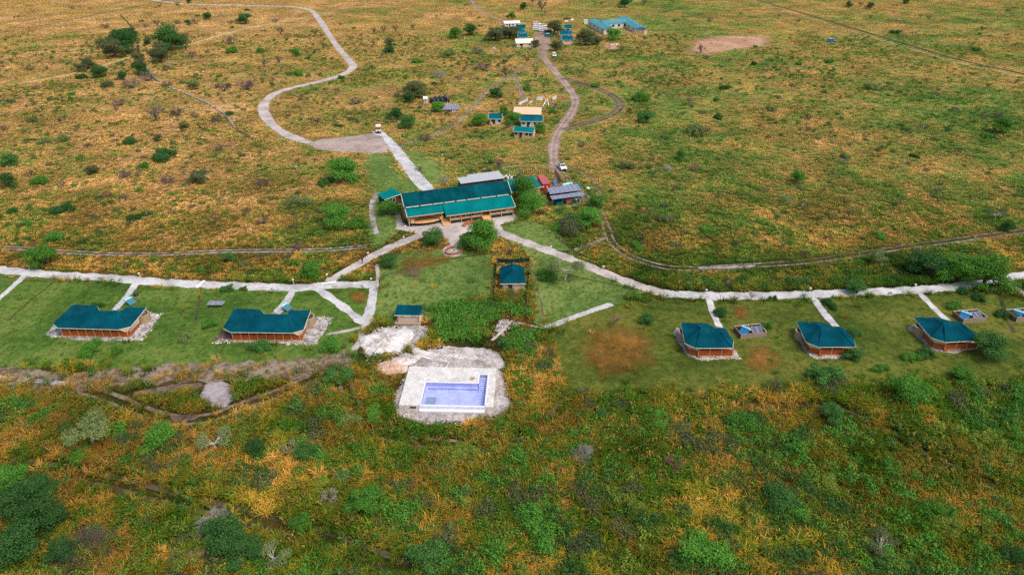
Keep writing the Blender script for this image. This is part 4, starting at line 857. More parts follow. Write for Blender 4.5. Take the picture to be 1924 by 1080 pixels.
# ---- pool
o = P(750, 768); pa = R(-2.0); t = thing('swimming_pool', 'empty pale blue tiled swimming pool in a raised flagstone deck', 'pool', o, pa); keep_rect(o, pa, -.5, 15.7, -1, 10.7)
D = 15.2; zt = .85
px0, px1, py0, py1, ax0, ay1 = 3.4, 13.9, .42, 6.0, 12.3, 8.45
dk = MB()
for x0, x1, y0, y1 in ((0, px0, 0, 10.3), (px1, D, 0, 10.3), (px0, ax0, py1, 10.3), (ax0, px1, ay1, 10.3)): dk.box(x0, x1, y0, y1, 0, zt)
dk.build('deck', 'paving', t)
MB().box(px0, px1, 0, py0 - .05, -.2, zt - .1).build('front_wall', 'coping', t)
MB().box(px0 - .1, px1 - .05, -.75, -.05, 0, .3).build('overflow_ledge', 'coping', t)
bs = MB(); bz = -.3
bs.box(px0, px1, py0, ay1, bz - .2, bz)
for x0, x1, y0, y1 in ((px0, px0 + .06, py0, py1), (px1 - .06, px1, py0, ay1), (px0 + .06, ax0, py1 - .06, py1), (ax0 - .06, ax0, py1 - .06, ay1), (ax0, px1 - .06, ay1 - .06, ay1)): bs.box(x0 + .003, x1 - .003, y0 + .003, y1 - .003, bz, zt - .02)
bs.box(px0 + .06, px1 - .06, py0 - .04, py0 + .05, bz, zt - .14)
bs.build('basin', 'tile', t)
cp = MB(); cp.box(px0 - .12, px0 + .14, py0, py1 + .12, zt + .002, zt + .05).box(px0 + .14, ax0 - .12, py1 - .14, py1 + .12, zt + .003, zt + .05).box(px1 - .14, px1 + .12, py0, ay1 + .12, zt + .002, zt + .05).box(ax0 - .12, ax0 + .14, py1 - .14, ay1 + .12, zt + .004, zt + .051).box(ax0 + .14, px1 - .14, ay1 - .14, ay1 + .12, zt + .003, zt + .05)
cp.build('coping', 'coping', t)
MB().box(px0 + .08, px0 + 2.2, py0 + .1, 3.5, bz + .004, bz + .03).build('dark_floor', 'pooldk', t)  # darker tile laid flat over the front left of the basin floor
MB().box(px0 + .08, px0 + .5, py0 + .07, py1 - .07, bz + .031, .1).box(px0 + .5, ax0, py1 - .5, py1 - .07, bz + .031, .1).build('underwater_ledge', 'tile', t)
for i in range(7): box(ax0 + .08, px1 - .08, 5.0 + i * .42, 5.0 + (i + 1) * .42 - .005, bz + .005, bz + .12 * (i + 1)).build('step', 'tile', t)
MB().box(1.75, 2.75, -.03, -.004, .2, .6).build('vent_opening', 'dark', t)
for k in range(3): box(1.85 + k * .33, 1.9 + k * .33, -.06, -.031, .2, .6).build('vent_bar', 'timber', t)
MB().lathe([(.45, zt + .003), (.45, zt + .06), (.3, zt + .061), (.28, zt + .02)], 16, (11.2, 7.2)).build('drain_cover', 'stone', t)

# ---- staff huts, laundry
hut('staff_hut', 'staff hut with peach beige ribbed roof, beside the white laundry', (964.8, 214.2), (1016.7, 215.4), 2.4, 6.0, 2.4, 1.7, .3, 'beige_roof', 'dkbrown', 'gable', 0, False, ribs=14)
hut('staff_hut', 'staff hut with dull blue green roof right below the beige roof', (977, 228.2), (1020.4, 228.2), 2.2, 4.2, 2.2, 1.3, .3, 'teal_m', 'offwhite', 'gable', 4)
hut('staff_hut', 'lowest staff hut, bright teal roof over pinkish walls', (963.9, 247), (1002.3, 249.6), 2.2, 4.2, 2.2, 1.1, .3, 'teal_l', 'timber_p', 'gable', 4)
hut('staff_hut', 'leftmost staff hut, blue green roof half hidden by trees', (918, 223.5), (943.5, 223.7), 2.2, 4.2, 2.2, 1.3, .3, 'teal_m', 'offwhite', 'gable', 2)
def laundry(label, a, b, h, drop):
    A, B = P(*a), P(*b); t = thing('laundry_line', label, 'laundry', A, math.atan2(B[1] - A[1], B[0] - A[0]), 'laundry drying by the staff huts'); L = math.hypot(B[0] - A[0], B[1] - A[1])
    mb = MB(); n = 10
    for j in range(2):
        for i in range(n + 1): mb.v.append((L * i / n, .12 * math.sin(i * 1.7) * j + .25 * j, h - .05 - drop * j))
    mb.f = [(i, i + 1, n + 2 + i, n + 1 + i) for i in range(n)]; mb.build('sheet_cloth', 'white', t)
    for x in (-.1, L + .1): MB().tube([(x, 0, 0), (x, 0, h)], .05, 5).build('post', 'pole', t)
    MB().tube([(-.1, 0, h), (L + .1, 0, h)], .015, 4).build('line', 'chrome', t)
laundry('white sheets on the middle laundry line right of the beige roof', (1008, 190.5), (1021, 190), 1.8, 1.5)
laundry('white sheets on the rightmost laundry line near the dirt road', (1037.5, 190), (1046, 188.5), 1.8, 1.4)
laundry('white sheets on a slanting line just behind the beige roof', (974, 201.5), (992, 193), 1.7, 1.2)
laundry('short white sheets behind the right half of the beige roof', (994, 199.5), (1001, 195), 1.6, 1.0)
for lab, a, b in (('left of two white poles lying beyond the laundry', (1020, 200.5), (1026, 190)), ('right of two white poles lying beyond the laundry', (1031, 201), (1028.5, 187))):
    A, B = P(*a), P(*b); t = thing('white_pole', lab, 'pole', A); L = (B[0] - A[0], B[1] - A[1]); MB().tube([(0, 0, .15), (L[0], L[1], .25)], .16, 7).build('shaft', 'white', t); MB().tube([(0, 0, 0), (0, 0, .3)], .2, 6).build('end_block', 'offwhite', t)
# ---- water tanks, pump box, solar array
tk = [(811, 193), (819, 190.5), (827, 189.5), (836, 189), (815, 195), (823, 194.5), (831, 194), (841, 192.5)]
tl = ['back left black water tank, nearest the white pump box', 'second black water tank in the back row', 'third black water tank in the back row', 'rightmost black water tank in the back row', 'front left black water tank', 'second black water tank in the front row', 'third black water tank in the front row', 'front right black water tank beside the pale pipe']
for k, (x, y) in enumerate(tk):
    t = thing('water_tank', tl[k], 'water tank', P(x, y), 0, 'black water tanks above the solar array')
    MB().lathe([(.85, 0), (.88, .1), (.86, .5), (.88, .55), (.86, 1.0), (.88, 1.05), (.85, 1.5), (.55, 1.85), (.3, 1.95)], 18).build('body', 'black', t, True); MB().lathe([(.3, 1.951), (.3, 2.05), (.1, 2.08)], 12).build('lid', 'navy', t)
keep_rect(P(805, 197), 0, 0, 9, -1, 5)
t = thing('pump_house', 'white box on a pale stand left of the black tanks', 'pump house', P(796.5, 194), R(8)); keep_rect(P(796.5, 194), 0, -.5, 2, -.5, 2)
box(0, 1.5, 0, 1.3, 0, 1.6).build('base', 'offwhite', t); MB().slab([(-.2, -.3, 1.75), (1.6, -.3, 1.75), (1.6, 1.6, 2.2), (-.2, 1.6, 2.2)], .1).build('roof', 'white', t); box(.4, .9, -.05, -.003, .2, 1.3).build('door', 'chrome', t)
o = P(829, 211.5); t = thing('solar_array', 'long solar panel array in front of the black water tanks', 'solar panels', o, R(8)); keep_rect(o, R(8), -.5, 7.5, -.5, 4)
for i in range(6): solar_panel('solar_panel', (i * 1.16, 0, 1.0), (1, 0, 0), (0, .9, .38), 1.13, 3.0, t)
for x in (.3, 3.4, 6.6):
    for y, h in ((.2, .98), (2.4, 1.9)): MB().tube([(x, y, 0), (x, y, h)], .06, 6).build('post', 'chrome', t)
for k, (x, c) in enumerate(((1.0, 'red'), (2.2, 'navy'), (4.4, 'white'), (5.2, 'white'))):
    q = thing('battery_box', ['red box under the solar array', 'navy box under the solar array', 'left white drum under the solar array', 'right white drum under the solar array'][k], 'box', local(o, R(8), x, .6), R(8))
    (box(-.4, .4, -.3, .3, 0, .6) if k < 2 else MB().lathe([(.28, 0), (.28, .6), (.2, .66)], 10)).build('body', c, q); box(-.15, .15, -.1, .1, .661, .7).build('handle', 'chrome', q)
t = thing('pipe', 'pale pipe leaning against the front right water tank', 'pipe', P(840.5, 199)); MB().tube([(0, 0, 0), (.1, .6, 1.6)], .07, 6).build('pipe_body', 'offwhite', t); MB().tube([(-.15, 0, .05), (.15, 0, .05)], .09, 6).build('pipe_foot', 'chrome', t)
# ---- far camp
hut('far_shed', 'long white roofed shed farthest back in the staff camp', (947.5, 44.8), (978, 43.8), 2.2, 6, 2.2, 1.0, .2, 'white', 'offwhite', 'gable', 3, cat='shed')
hut('far_tent', 'cream house tent beside the dirt yard of the far camp', (969.5, 82), (1003, 81), 2.2, 6, 2.2, 1.8, .25, 'cream', 'canvas', 'gable', 2, cat='tent')
for lab, A, B, m in (('blue green tent nearest the dirt yard, behind the cream tent', (973, 71), (992.5, 70.5), 'teal_m'), ('small blue green tent behind the nearer one, left of the yard', (975, 62.5), (987, 62.5), 'teal_l'), ('dark green tent just below the long white shed', (969, 54), (988, 54), 'teal_m'),
                     ('back green tent right of the white vehicles', (1060, 54), (1075, 54), 'teal_m'), ('middle green tent right of the white vehicles', (1052, 66), (1076, 65.5), 'teal_m'), ('front green tent right of the white vehicles', (1056, 76), (1078, 75.5), 'teal_m')):
    hut('far_tent', lab, A, B, 2.0, 5, 2.0, 1.7, .25, m, 'canvas', 'gable', 1, group='green tents of the far camp', cat='tent')
# U shaped building
o = P(1121.8, 46.9, 3); o = (o[0], o[1]); t = thing('courtyard_building', 'U shaped building with faded blue green roof in the far camp', 'building', o); h = 3.0
def wing(nm, quad, rise, par=t):
    """low pitched roof over a parallelogram a-b (front edge) c-d (back edge), ridge along the longer way"""
    a, b, c, d_ = [Vector((x, y, h)) for x, y in quad]; m0, m1 = (a + d_) / 2 + Vector((0, 0, rise)), (b + c) / 2 + Vector((0, 0, rise))
    mb = MB(); mb.add([a, b, m1, m0, c, d_], [(0, 1, 2, 3), (3, 2, 4, 5), (0, 3, 5), (1, 4, 2), (0, 5, 4, 1)]); r_ = mb.build('roof', 'teal_f', par)
    ins = lambda q, k: q + ((a + b + c + d_) / 4 - q) * k
    MB().hexa([(*ins(q, .08).xy, 0) for q in (a, b, c, d_)], [(*ins(q, .08).xy, h - .01) for q in (a, b, c, d_)]).build('wall', 'offwhite', par)
    for k in range(4):
        q = a + (b - a) * ((k + .5) / 4); q = ins(q, .07); dx = (b - a).normalized() * .7
        MB().hexa([(q.x - dx.x, q.y - dx.y, .9), (q.x + dx.x, q.y + dx.y, .9), (q.x + dx.x + .1, q.y + dx.y + .1, .9), (q.x - dx.x + .1, q.y - dx.y + .1, .9)], [(q.x - dx.x, q.y - dx.y, 2.2), (q.x + dx.x, q.y + dx.y, 2.2), (q.x + dx.x + .1, q.y + dx.y + .1, 2.2), (q.x - dx.x + .1, q.y - dx.y + .1, 2.2)]).build('window', 'dark', par)
wing('left', [(2.6, -16.4), (-4.2, 15.8), (3.3, 18.5), (9.0, -7.5)], 1.0)
wing('main', [(4.4, 2), (20.5, 8.5), (17.0, 20.4), (2.2, 14.5)], 1.3)
wing('right', [(21.5, -13), (15.5, 25.5), (23.5, 28), (28, -15.5)], 1.0)
for x in (6, 9, 12, 15): box(x, x + .25, 1 + (x - 6) * .38, 1.25 + (x - 6) * .38, 0, 2.9).build('post', 'white', t)
raster_poly([(o[0] + x, o[1] + y) for x, y in ((-6, 17), (2, -18), (30, -18), (26, 30), (14, 28))], KEEP, 1.0)
pole_fence('brown pole fence closing the courtyard of the U shaped building', [(1173, 65.5), (1190, 66.5), (1210, 65)], 2.0, .5, 'timber', .15)
t = thing('far_kiosk', 'cream kiosk at the right corner of the U shaped building', 'kiosk', P(1209.5, 65)); box(0, 1.8, 0, 2, 0, 2.2).build('wall', 'cream', t); box(-.1, 1.9, -.1, 2.1, 2.2, 2.3).build('roof', 'offwhite', t)
t = thing('far_kiosk', 'white kiosk at the left corner of the U shaped building', 'kiosk', P(1097.5, 46)); box(0, 2.2, 0, 2.4, 0, 2.4).build('wall', 'white', t); box(-.1, 2.3, -.1, 2.5, 2.4, 2.5).build('roof', 'offwhite', t)
for k, (x, y, wd, mt) in enumerate([(1062, 37, 2.4, 'dkbrown'), (1068, 36, 3.0, 'dkbrown'), (1074, 39, 1.8, 'white'), (1064, 41.5, 1.6, 'white'), (1150, 86, 1.8, 'offwhite'), (1158, 85.5, 1.6, 'peach'), (928, 93, 1.6, 'rubble')]):
    t = thing('junk_heap', ['left dark heap of scrap behind the green tents', 'right dark heap of scrap behind the green tents', 'white scrap pile beside the dark heaps', 'white scrap pile left of the back green tent', 'pale pile in front of the bright far tree', 'pinkish pile in front of the bright far tree', 'pale pile of stones left of the cream tent'][k], 'pile', P(x, y), k)
    for i in range(6): a = i * 1.05; box(wd * .4 * math.cos(a) - .5, wd * .4 * math.cos(a) + .5, wd * .4 * math.sin(a) - .4, wd * .4 * math.sin(a) + .4, 0, .4 + .2 * (i % 3)).build('scrap', 'offwhite' if mt == 'peach' else mt, t)

# ---- vehicles
def vehicle(label, o, ang, body='white', kind='suv', group=None, name='safari_vehicle', cat='car'):
    t = thing(name, label, cat, o, ang, group); Lh, Wd = 2.4, .9       # nose towards -Y
    lo = MB(); prof = [(-Lh, .45), (-Lh, .95), (-Lh + .15, 1.08), (-.95, 1.15), (Lh, 1.12), (Lh, .45)]
    lo.hexa([(-Wd, y, z) for y, z in prof], [(Wd, y, z) for y, z in prof]); bo = lo.build('body', body, t)
    end = .75 if kind == 'pickup' else Lh - .05
    cab = MB(); cab.hexa([(-Wd + .04, -1.0, 1.13), (Wd - .04, -1.0, 1.13), (Wd - .04, end, 1.13), (-Wd + .04, end, 1.13)], [(-Wd + .18, -.55, 1.82), (Wd - .18, -.55, 1.82), (Wd - .18, end - .08, 1.82), (-Wd + .18, end - .08, 1.82)]); cab.build('cabin', body if kind != 'safari' else 'khaki', t)
    MB().hexa([(-Wd + .14, -1.0, 1.2), (Wd - .14, -1.0, 1.2), (Wd - .24, -.66, 1.74), (-Wd + .24, -.66, 1.74)], [(-Wd + .14, -1.03, 1.2), (Wd - .14, -1.03, 1.2), (Wd - .24, -.69, 1.74), (-Wd + .24, -.69, 1.74)]).build('windscreen', 'glass', t)
    n = 2 if kind == 'pickup' else 3
    for sx in (-1, 1):
        for i in range(n):
            y0 = -.7 + i * (end + .5) / n; y1 = y0 + (end + .5) / n - .14
            xa, xb = sx * (Wd - .05), sx * (Wd - .155)
            MB().hexa([(xa, y0, 1.24), (xa, y1, 1.24), (xb, y1, 1.7), (xb, y0 + .12, 1.7)], [(xa + sx * .02, y0, 1.24), (xa + sx * .02, y1, 1.24), (xb + sx * .02, y1, 1.7), (xb + sx * .02, y0 + .12, 1.7)]).build('side_window', 'glass', t)
        for y in (-1.55, 1.45):
            wv = MB().tube([(sx * (Wd - .16), y, .38), (sx * (Wd + .04), y, .38)], .38, 14).build('wheel', 'rubber', t); MB().tube([(sx * (Wd + .041), y, .38), (sx * (Wd + .06), y, .38)], .2, 10).build('rim', 'chrome', wv)
        MB().box(sx * .62 - .16, sx * .62 + .16, -Lh - .03, -Lh - .001, .72, .9).build('headlight', 'offwhite', t); MB().box(sx * .8 - .07, sx * .8 + .07, Lh + .001, Lh + .03, .75, .95).build('tail_light', 'red', t)
        MB().box(sx * (Wd + .12) - .09, sx * (Wd + .12) + .09, -.85, -.75, 1.15, 1.35).build('mirror', 'black', t)
    box(-Wd, Wd, -Lh - .12, -Lh - .002, .42, .62).build('bumper', 'black', t); box(-.42, .42, -Lh - .04, -Lh - .003, .66, .92).build('grille', 'black', t)
    if kind == 'pickup':
        box(-Wd + .08, Wd - .08, .8, Lh - .08, 1.121, 1.16).build('bed_cover', 'black', t); box(-.6, .6, -.45, .6, 1.821, 1.9).build('roof_rack', 'navy', t)
    if kind == 'safari':
        box(-Wd + .02, Wd - .02, -.62, Lh - .02, 1.95, 2.03).build('canopy', 'cream', t)
        for sx in (-.8, .75):
            for y in (-.5, .9, Lh - .15): box(sx, sx + .05, y, y + .05, 1.821, 1.95).build('canopy_post', 'black', t)
        MB().tube([(0, -Lh - .16, .75), (0, -Lh - .3, .75)], .34, 12).build('spare_wheel', 'rubber', t)
    if kind == 'suv': box(-.6, .6, -.2, 1.8, 1.821, 1.88).build('roof_hatch', 'offwhite', t)
    return t
vehicle('white double cab pickup with dark roof load parked on the service road', P(1056, 317.5), R(12), 'white', 'pickup', name='pickup_truck', cat='pickup')
vehicle('tan open safari truck with cream canopy parked at the driveway end', P(711.5, 248), R(8), 'khaki', 'safari', name='safari_truck', cat='truck')
wl = ['nearest long white safari vehicle in the far yard', 'second white safari vehicle from the front in the far yard', 'third white safari vehicle from the front in the far yard', 'rearmost white safari vehicle in the far yard', 'front white vehicle of the right hand column in the far yard', 'middle white vehicle of the right hand column in the far yard', 'rear white vehicle of the right hand column in the far yard']
for k, (x, y) in enumerate([(1008.5, 58.5), (1009.5, 54.5), (1009.5, 50.7), (1009, 47.5), (1020, 59.8), (1020.5, 56), (1020, 51.5)]):
    vehicle(wl[k], P(x, y), R(80 + 6 * (k % 3)), 'white', 'suv', 'white vehicles parked in the far yard')
vehicle('teal vehicle under the trees right of the far yard', P(1031, 69.5), R(95), 'teal_l', 'suv'); vehicle('dark blue vehicle behind the teal one at the far yard', P(1030, 62.5), R(92), 'navy', 'suv')
vehicle('small white car with red bits parked below the far yard', P(1041, 107), R(4), 'white', 'suv'); vehicle('light blue car alone in the grass at upper right', P(1562, 79.5), R(60), 'bluep', 'suv')

# ---- lamps, person, small things along the paths
lamps = [(692, 482, 'on the left diagonal path near the walker'), (759, 452, 'beside the left diagonal path by the lodge'), (866, 446, 'between the forecourt trees'), (1035, 470, 'above the middle of the right diagonal path'), (1133, 508, 'near the lower end of the right diagonal path'), (698, 531, 'at the corner of the footpaths below the walker'), (55, 506, 'at far left of the long footpath'), (263, 521, 'above the branch to the far left tent'), (552, 533, 'above the branch to the shrub fronted tent'), (615, 523, 'where the diagonal path meets the long footpath'), (1326, 552, 'above the branch to the leftmost small tent'), (1521, 549, 'above the branch to the middle small tent'), (1718, 542, 'above the branch to the rightmost small tent'), (726, 291, 'at the corner of the parking area'), (557, 319, 'alone in the dry grass left of the lodge'), (831, 296, 'on the edge of the lawn behind the lodge'), (762, 432, 'at the front left corner of the lodge deck'), (974, 330, 'behind the kitchen roof'), (983, 329, 'among the poles behind the kitchen')]
def lamp():
    t = thing('path_lamp', 'x', 'lamp', (0, 0, 0), 0, 'white path lamps'); MB().tube([(0, 0, 0), (0, 0, 1.0)], .06, 6).build('post', 'offwhite', t)
    MB().lathe([(.09, 1.0), (.26, 1.12), (.28, 1.2), (.12, 1.3)], 12).build('lamp_head', 'white', t); box(-.16, .16, -.16, .16, 0, .06).build('base', 'offwhite', t); return t
lp = lamp(); lp.scale = (.8, .8, .85)
for k, (x, y, ph) in enumerate(lamps):
    t = lp if k == 0 else copy_tree(lp); q = P(x, y); t.location = (q[0], q[1], 0); t['label'] = 'small white path lamp ' + ph
for lab, x, y, rz in (('pale culvert slab across the long left footpath', 377, 535, 80), ('pale culvert slab where the left diagonal path begins', 618, 533, 15)):
    t = thing('culvert_slab', lab, 'slab', P(x, y), R(rz)); box(-1.5, 1.5, -.3, .3, .16, .26).build('slab', 'white', t); box(-1.5, -1.3, -.3, .3, 0, .16).build('bearing', 'offwhite', t); box(1.3, 1.5, -.3, .3, 0, .16).build('bearing', 'offwhite', t)
for lab, x, y in (('dark pump cover beside the path to the far left tent', 256, 555.5),):
    t = thing('pump_cover', lab, 'cover', P(x, y)); MB().lathe([(.6, 0), (.5, .4), (.2, .6)], 12).build('hood', 'black', t); MB().lathe([(.7, 0), (.7, .06)], 14).build('ring', 'stone', t)
# person walking on the left diagonal path
def person(o, ang):
    jo = {'pel': (0, 0, .92), 'wai': (0, 0, 1.1), 'chest': (0, -.03, 1.32), 'neck': (0, -.04, 1.47), 'hd0': (0, -.06, 1.56), 'hd1': (0, -.07, 1.68),
          'shL': (.18, -.02, 1.4), 'elL': (.24, .06, 1.14), 'wrL': (.24, -.04, .92), 'haL': (.24, -.07, .83), 'shR': (-.18, -.02, 1.4), 'elR': (-.25, .02, 1.14), 'wrR': (-.22, -.16, .98), 'haR': (-.21, -.22, .92),
          'hiL': (.1, 0, .88), 'knL': (.11, -.12, .5), 'anL': (.11, -.02, .09), 'toL': (.12, -.18, .04), 'hiR': (-.1, 0, .88), 'knR': (-.1, .02, .48), 'anR': (-.1, .22, .12), 'toR': (-.1, .08, .03)}
    rad = {'pel': .15, 'wai': .14, 'chest': .16, 'neck': .06, 'hd0': .09, 'hd1': .095, 'sh': .07, 'el': .05, 'wr': .036, 'ha': .04, 'hi': .1, 'kn': .065, 'an': .045, 'to': .04}
    ed = [('pel', 'wai'), ('wai', 'chest'), ('chest', 'neck'), ('neck', 'hd0'), ('hd0', 'hd1')]
    for s_ in 'LR': ed += [('chest', 'sh' + s_), ('sh' + s_, 'el' + s_), ('el' + s_, 'wr' + s_), ('wr' + s_, 'ha' + s_), ('pel', 'hi' + s_), ('hi' + s_, 'kn' + s_), ('kn' + s_, 'an' + s_), ('an' + s_, 'to' + s_)]
    ks = list(jo); me = bpy.data.meshes.new('body'); me.from_pydata([jo[k] for k in ks], [(ks.index(a), ks.index(b)) for a, b in ed], [])
    t = thing('person', 'person in dark clothes walking down the left diagonal path', 'person', o, ang); b = bpy.data.objects.new('body', me); COL.objects.link(b); b.parent = t
    m = b.modifiers.new('skin', 'SKIN')
    for k, sv in zip(ks, me.skin_vertices[0].data): r_ = rad.get(k, rad.get(k[:2])); sv.radius = (r_, r_); sv.use_root = (k == 'pel')
    b.modifiers.new('sub', 'SUBSURF').render_levels = 2
    m_, nt, bs = newmat('clothed_figure'); tc = N(nt, 'ShaderNodeTexCoord'); sp = N(nt, 'ShaderNodeSeparateXYZ'); nt.links.new(tc.outputs['Object'], sp.inputs[0])
    nt.links.new(ramp(nt, mth(nt, 'MULTIPLY', sp.outputs['Z'], .5), [(.0, (.02, .02, .02)), (.05, (.015, .018, .035)), (.49, (.02, .022, .05)), (.495, (.05, .05, .09)), (.72, (.06, .06, .10)), (.735, (.10, .055, .035))], 'CONSTANT'), bs.inputs['Base Color']); bs.inputs['Roughness'].default_value = .85
    me.materials.append(m_); MB().lathe([(.1, 1.68), (.105, 1.73), (.08, 1.79), (.03, 1.81)], 12, (0, -.06)).build('hair', 'black', t, True)
    for sx in (-.035, .035): MB().lathe([(.014, 1.655), (.016, 1.665), (.01, 1.675)], 6, (sx, -.165)).build('eye', 'white', t)
    MB().hexa([(-.015, -.16, 1.61), (.015, -.16, 1.61), (.01, -.15, 1.65), (-.01, -.15, 1.65)], [(-.015, -.185, 1.61), (.015, -.185, 1.61), (.005, -.165, 1.65), (-.005, -.165, 1.65)]).build('nose', 'dkbrown', t)
person(P(681, 494.5), R(-25))

# ================================================================ vegetation
def twigs(mb, rr, p, d_, L, r0, depth, spread, sides=4, up=.25):
    q = p + d_ * L; mid = p + d_ * (L * .5) + Vector((rr.uniform(-1, 1), rr.uniform(-1, 1), rr.uniform(-.5, .5))) * L * .07
    mb.tube([p, mid, q], [r0, r0 * .8, r0 * .55], sides, False)
    if depth <= 0: return
    for k in range(rr.choice((2, 3, 3))):
        nd = (d_ + Vector((rr.uniform(-1, 1), rr.uniform(-1, 1), rr.uniform(-.5, .7) + up * .3)) * spread).normalized()
        twigs(mb, rr, p + d_ * L * rr.uniform(.55, 1.0), nd, L * rr.uniform(.6, .85), r0 * .6, depth - 1, spread, max(3, sides - 1), up)
def leafcloud(rr, blobs, n, size, flat=0.0):
    """n small leaf sprays over the shells of the blobs (centre, radii)"""
    mb = MB(); wt = [b[1][0] * b[1][1] + b[1][0] * b[1][2] for b in blobs]; tot = sum(wt)
    for (c, r_), wgt in zip(blobs, wt):
        for k in range(int(n * wgt / tot)):
            while True:
                u = Vector((rr.gauss(0, 1), rr.gauss(0, 1), rr.gauss(0, 1)))
                if u.length > .1: break
            u.normalize()
            if u.z < -.35 and rr.random() < .7: u.z = -u.z
            q = rr.uniform(.4, 1.22) ** .7; p = Vector((c[0] + u.x * r_[0] * q, c[1] + u.y * r_[1] * q, c[2] + u.z * r_[2] * q))
            if p.z < .02: p.z = rr.uniform(.02, .08)
            nrm = (u + Vector((rr.uniform(-1, 1), rr.uniform(-1, 1), rr.uniform(-.6, 1)))).normalized(); a = nrm.orthogonal().normalized(); b = nrm.cross(a); th = rr.uniform(0, 6.28)
            a2 = a * math.cos(th) + b * math.sin(th); b2 = nrm.cross(a2); s_ = size * rr.uniform(.6, 1.35)
            mb.add([p - a2 * s_ - b2 * s_ * .25, p - b2 * s_ * .6, p + a2 * s_, p + b2 * s_ * .55], [(0, 1, 2, 3)])
    return mb
PRO = {}
def proto(key, trunk, crown, names):
    out = []
    for mb, nm in ((trunk, names[0]), (crown, names[1])):
        me = bpy.data.meshes.new(nm); me.from_pydata(mb.v, [], mb.f); me.materials.append(MAT['bark']); out.append((nm, me))
    PRO.setdefault(key, []).append(out)
for s_ in range(4):      # round headed tree, unit crown radius
    rr = random.Random(100 + s_); tr = MB(); tr.tube([(0, 0, 0), (.03, .02, .35), (.0, .04, .7), (.02, 0, 1.0)], [.085, .065, .05, .03], 7); bl = []
    for k in range(17):
        a = rr.uniform(0, 6.28); r_ = rr.uniform(.1, .8); z = rr.uniform(.30, 1.2) * (1 - .35 * r_); c = (r_ * math.cos(a), r_ * math.sin(a) * .9, z); q = rr.uniform(.16, .42) * (1.1 - .35 * r_); bl.append((c, (q * 1.2, q * 1.2, q * .75)))
        tr.tube([(0, .02, rr.uniform(.3, .6)), (c[0] * .5, c[1] * .5, z * .75), c], [.04, .028, .012], 5)
    proto('R', tr, leafcloud(rr, bl, 7500, .036), ('trunk', 'crown'))
for s_ in range(4):      # low dome shrub
    rr = random.Random(200 + s_); tr = MB(); bl = []
    for k in range(13):
        a = rr.uniform(0, 6.28); r_ = rr.uniform(.1, .85); c = (r_ * math.cos(a), r_ * math.sin(a), rr.uniform(.15, .65) * (1 - .5 * r_)); q = rr.uniform(.14, .38); bl.append((c, (q * 1.1, q * 1.1, q)))
        tr.tube([(.08 * math.cos(a), .08 * math.sin(a), 0), (c[0] * .6, c[1] * .6, c[2] * .7), c], [.035, .025, .01], 5)
    proto('D', tr, leafcloud(rr, bl, 5500, .038), ('stem', 'foliage'))
for s_ in range(2):      # flat topped acacia
    rr = random.Random(300 + s_); tr = MB(); tr.tube([(0, 0, 0), (.06, 0, .35), (.02, .05, .65)], [.06, .048, .035], 7); bl = []
    for k in range(13):
        a = rr.uniform(0, 6.28); r_ = rr.uniform(.1, .78); c = (r_ * math.cos(a), r_ * math.sin(a), rr.uniform(.9, 1.05)); bl.append((c, (rr.uniform(.2, .34), rr.uniform(.2, .34), .09)))
        tr.tube([(.02, .05, .62), (c[0] * .45, c[1] * .45, .8), (c[0], c[1], c[2] - .04)], [.03, .02, .008], 5)
    proto('F', tr, leafcloud(rr, bl, 5000, .03), ('trunk', 'crown'))
for s_ in range(4):      # leafless thorn tree
    rr = random.Random(400 + s_); tr = MB(); cr = MB(); n0 = rr.choice((1, 2, 3))
    for k in range(n0):
        a = rr.uniform(0, 6.28); top = Vector((.15 * math.cos(a) * n0 * .5, .15 * math.sin(a) * n0 * .5, .42)); tr.tube([(.04 * math.cos(a), .04 * math.sin(a), 0), top * .5, top], [.05, .04, .03], 6)
        for j in range(14 // n0 + 1):
            b = rr.uniform(0, 6.28); twigs(cr, rr, top * rr.uniform(.7, 1), Vector((math.cos(b) * .9, math.sin(b) * .9, rr.uniform(.35, 1.3))).normalized(), .44, .026, 3, .75)
    proto('B', tr, cr, ('trunk', 'branches'))
for s_ in range(3):      # dense leafless bush
    rr = random.Random(500 + s_); tr = MB(); cr = MB()
    for k in range(20):
        a = rr.uniform(0, 6.28); dd = Vector((math.cos(a) * .8, math.sin(a) * .8, rr.uniform(.3, 1.2))).normalized(); tr.tube([(0, 0, 0), dd * .2], [.04, .03], 5); twigs(cr, rr, dd * .18, dd, .40, .026, 3, .8)
    proto('T', tr, cr, ('stem', 'twigs'))
for s_ in range(3):      # large leafless bush: a haze of fine twigs
    rr = random.Random(550 + s_); tr = MB(); cr = MB()
    for k in range(34):
        a = rr.uniform(0, 6.28); dd = Vector((math.cos(a) * .85, math.sin(a) * .85, rr.uniform(.25, 1.3))).normalized(); tr.tube([(0, 0, 0), dd * .2], [.03, .02], 5); twigs(cr, rr, dd * .16, dd, .38, .012, 4, .75, 3)
    proto('N', tr, cr, ('stem', 'twigs'))
for s_ in range(2):      # sparse tree: bare limbs with a thin green veil
    rr = random.Random(600 + s_); tr = MB(); cr = MB(); tr.tube([(0, 0, 0), (.1, .03, .3), (.05, 0, .55)], [.05, .04, .03], 6); bl = []
    for j in range(9):
        b = rr.uniform(0, 6.28); e = Vector((math.cos(b) * .65, math.sin(b) * .65, rr.uniform(.6, 1.0))); twigs(tr, rr, Vector((.05, 0, .5)), (e - Vector((.05, 0, .5))).normalized(), .4, .02, 2, .6); bl.append((tuple(e), (.32, .32, .18)))
    proto('S', tr, leafcloud(rr, bl, 2600, .03), ('trunk', 'crown'))
NOUN = {'R': 'tree', 'D': 'shrub', 'F': 'flat topped acacia', 'B': 'leafless thorn tree', 'T': 'leafless bush', 'S': 'thinly leaved tree'}
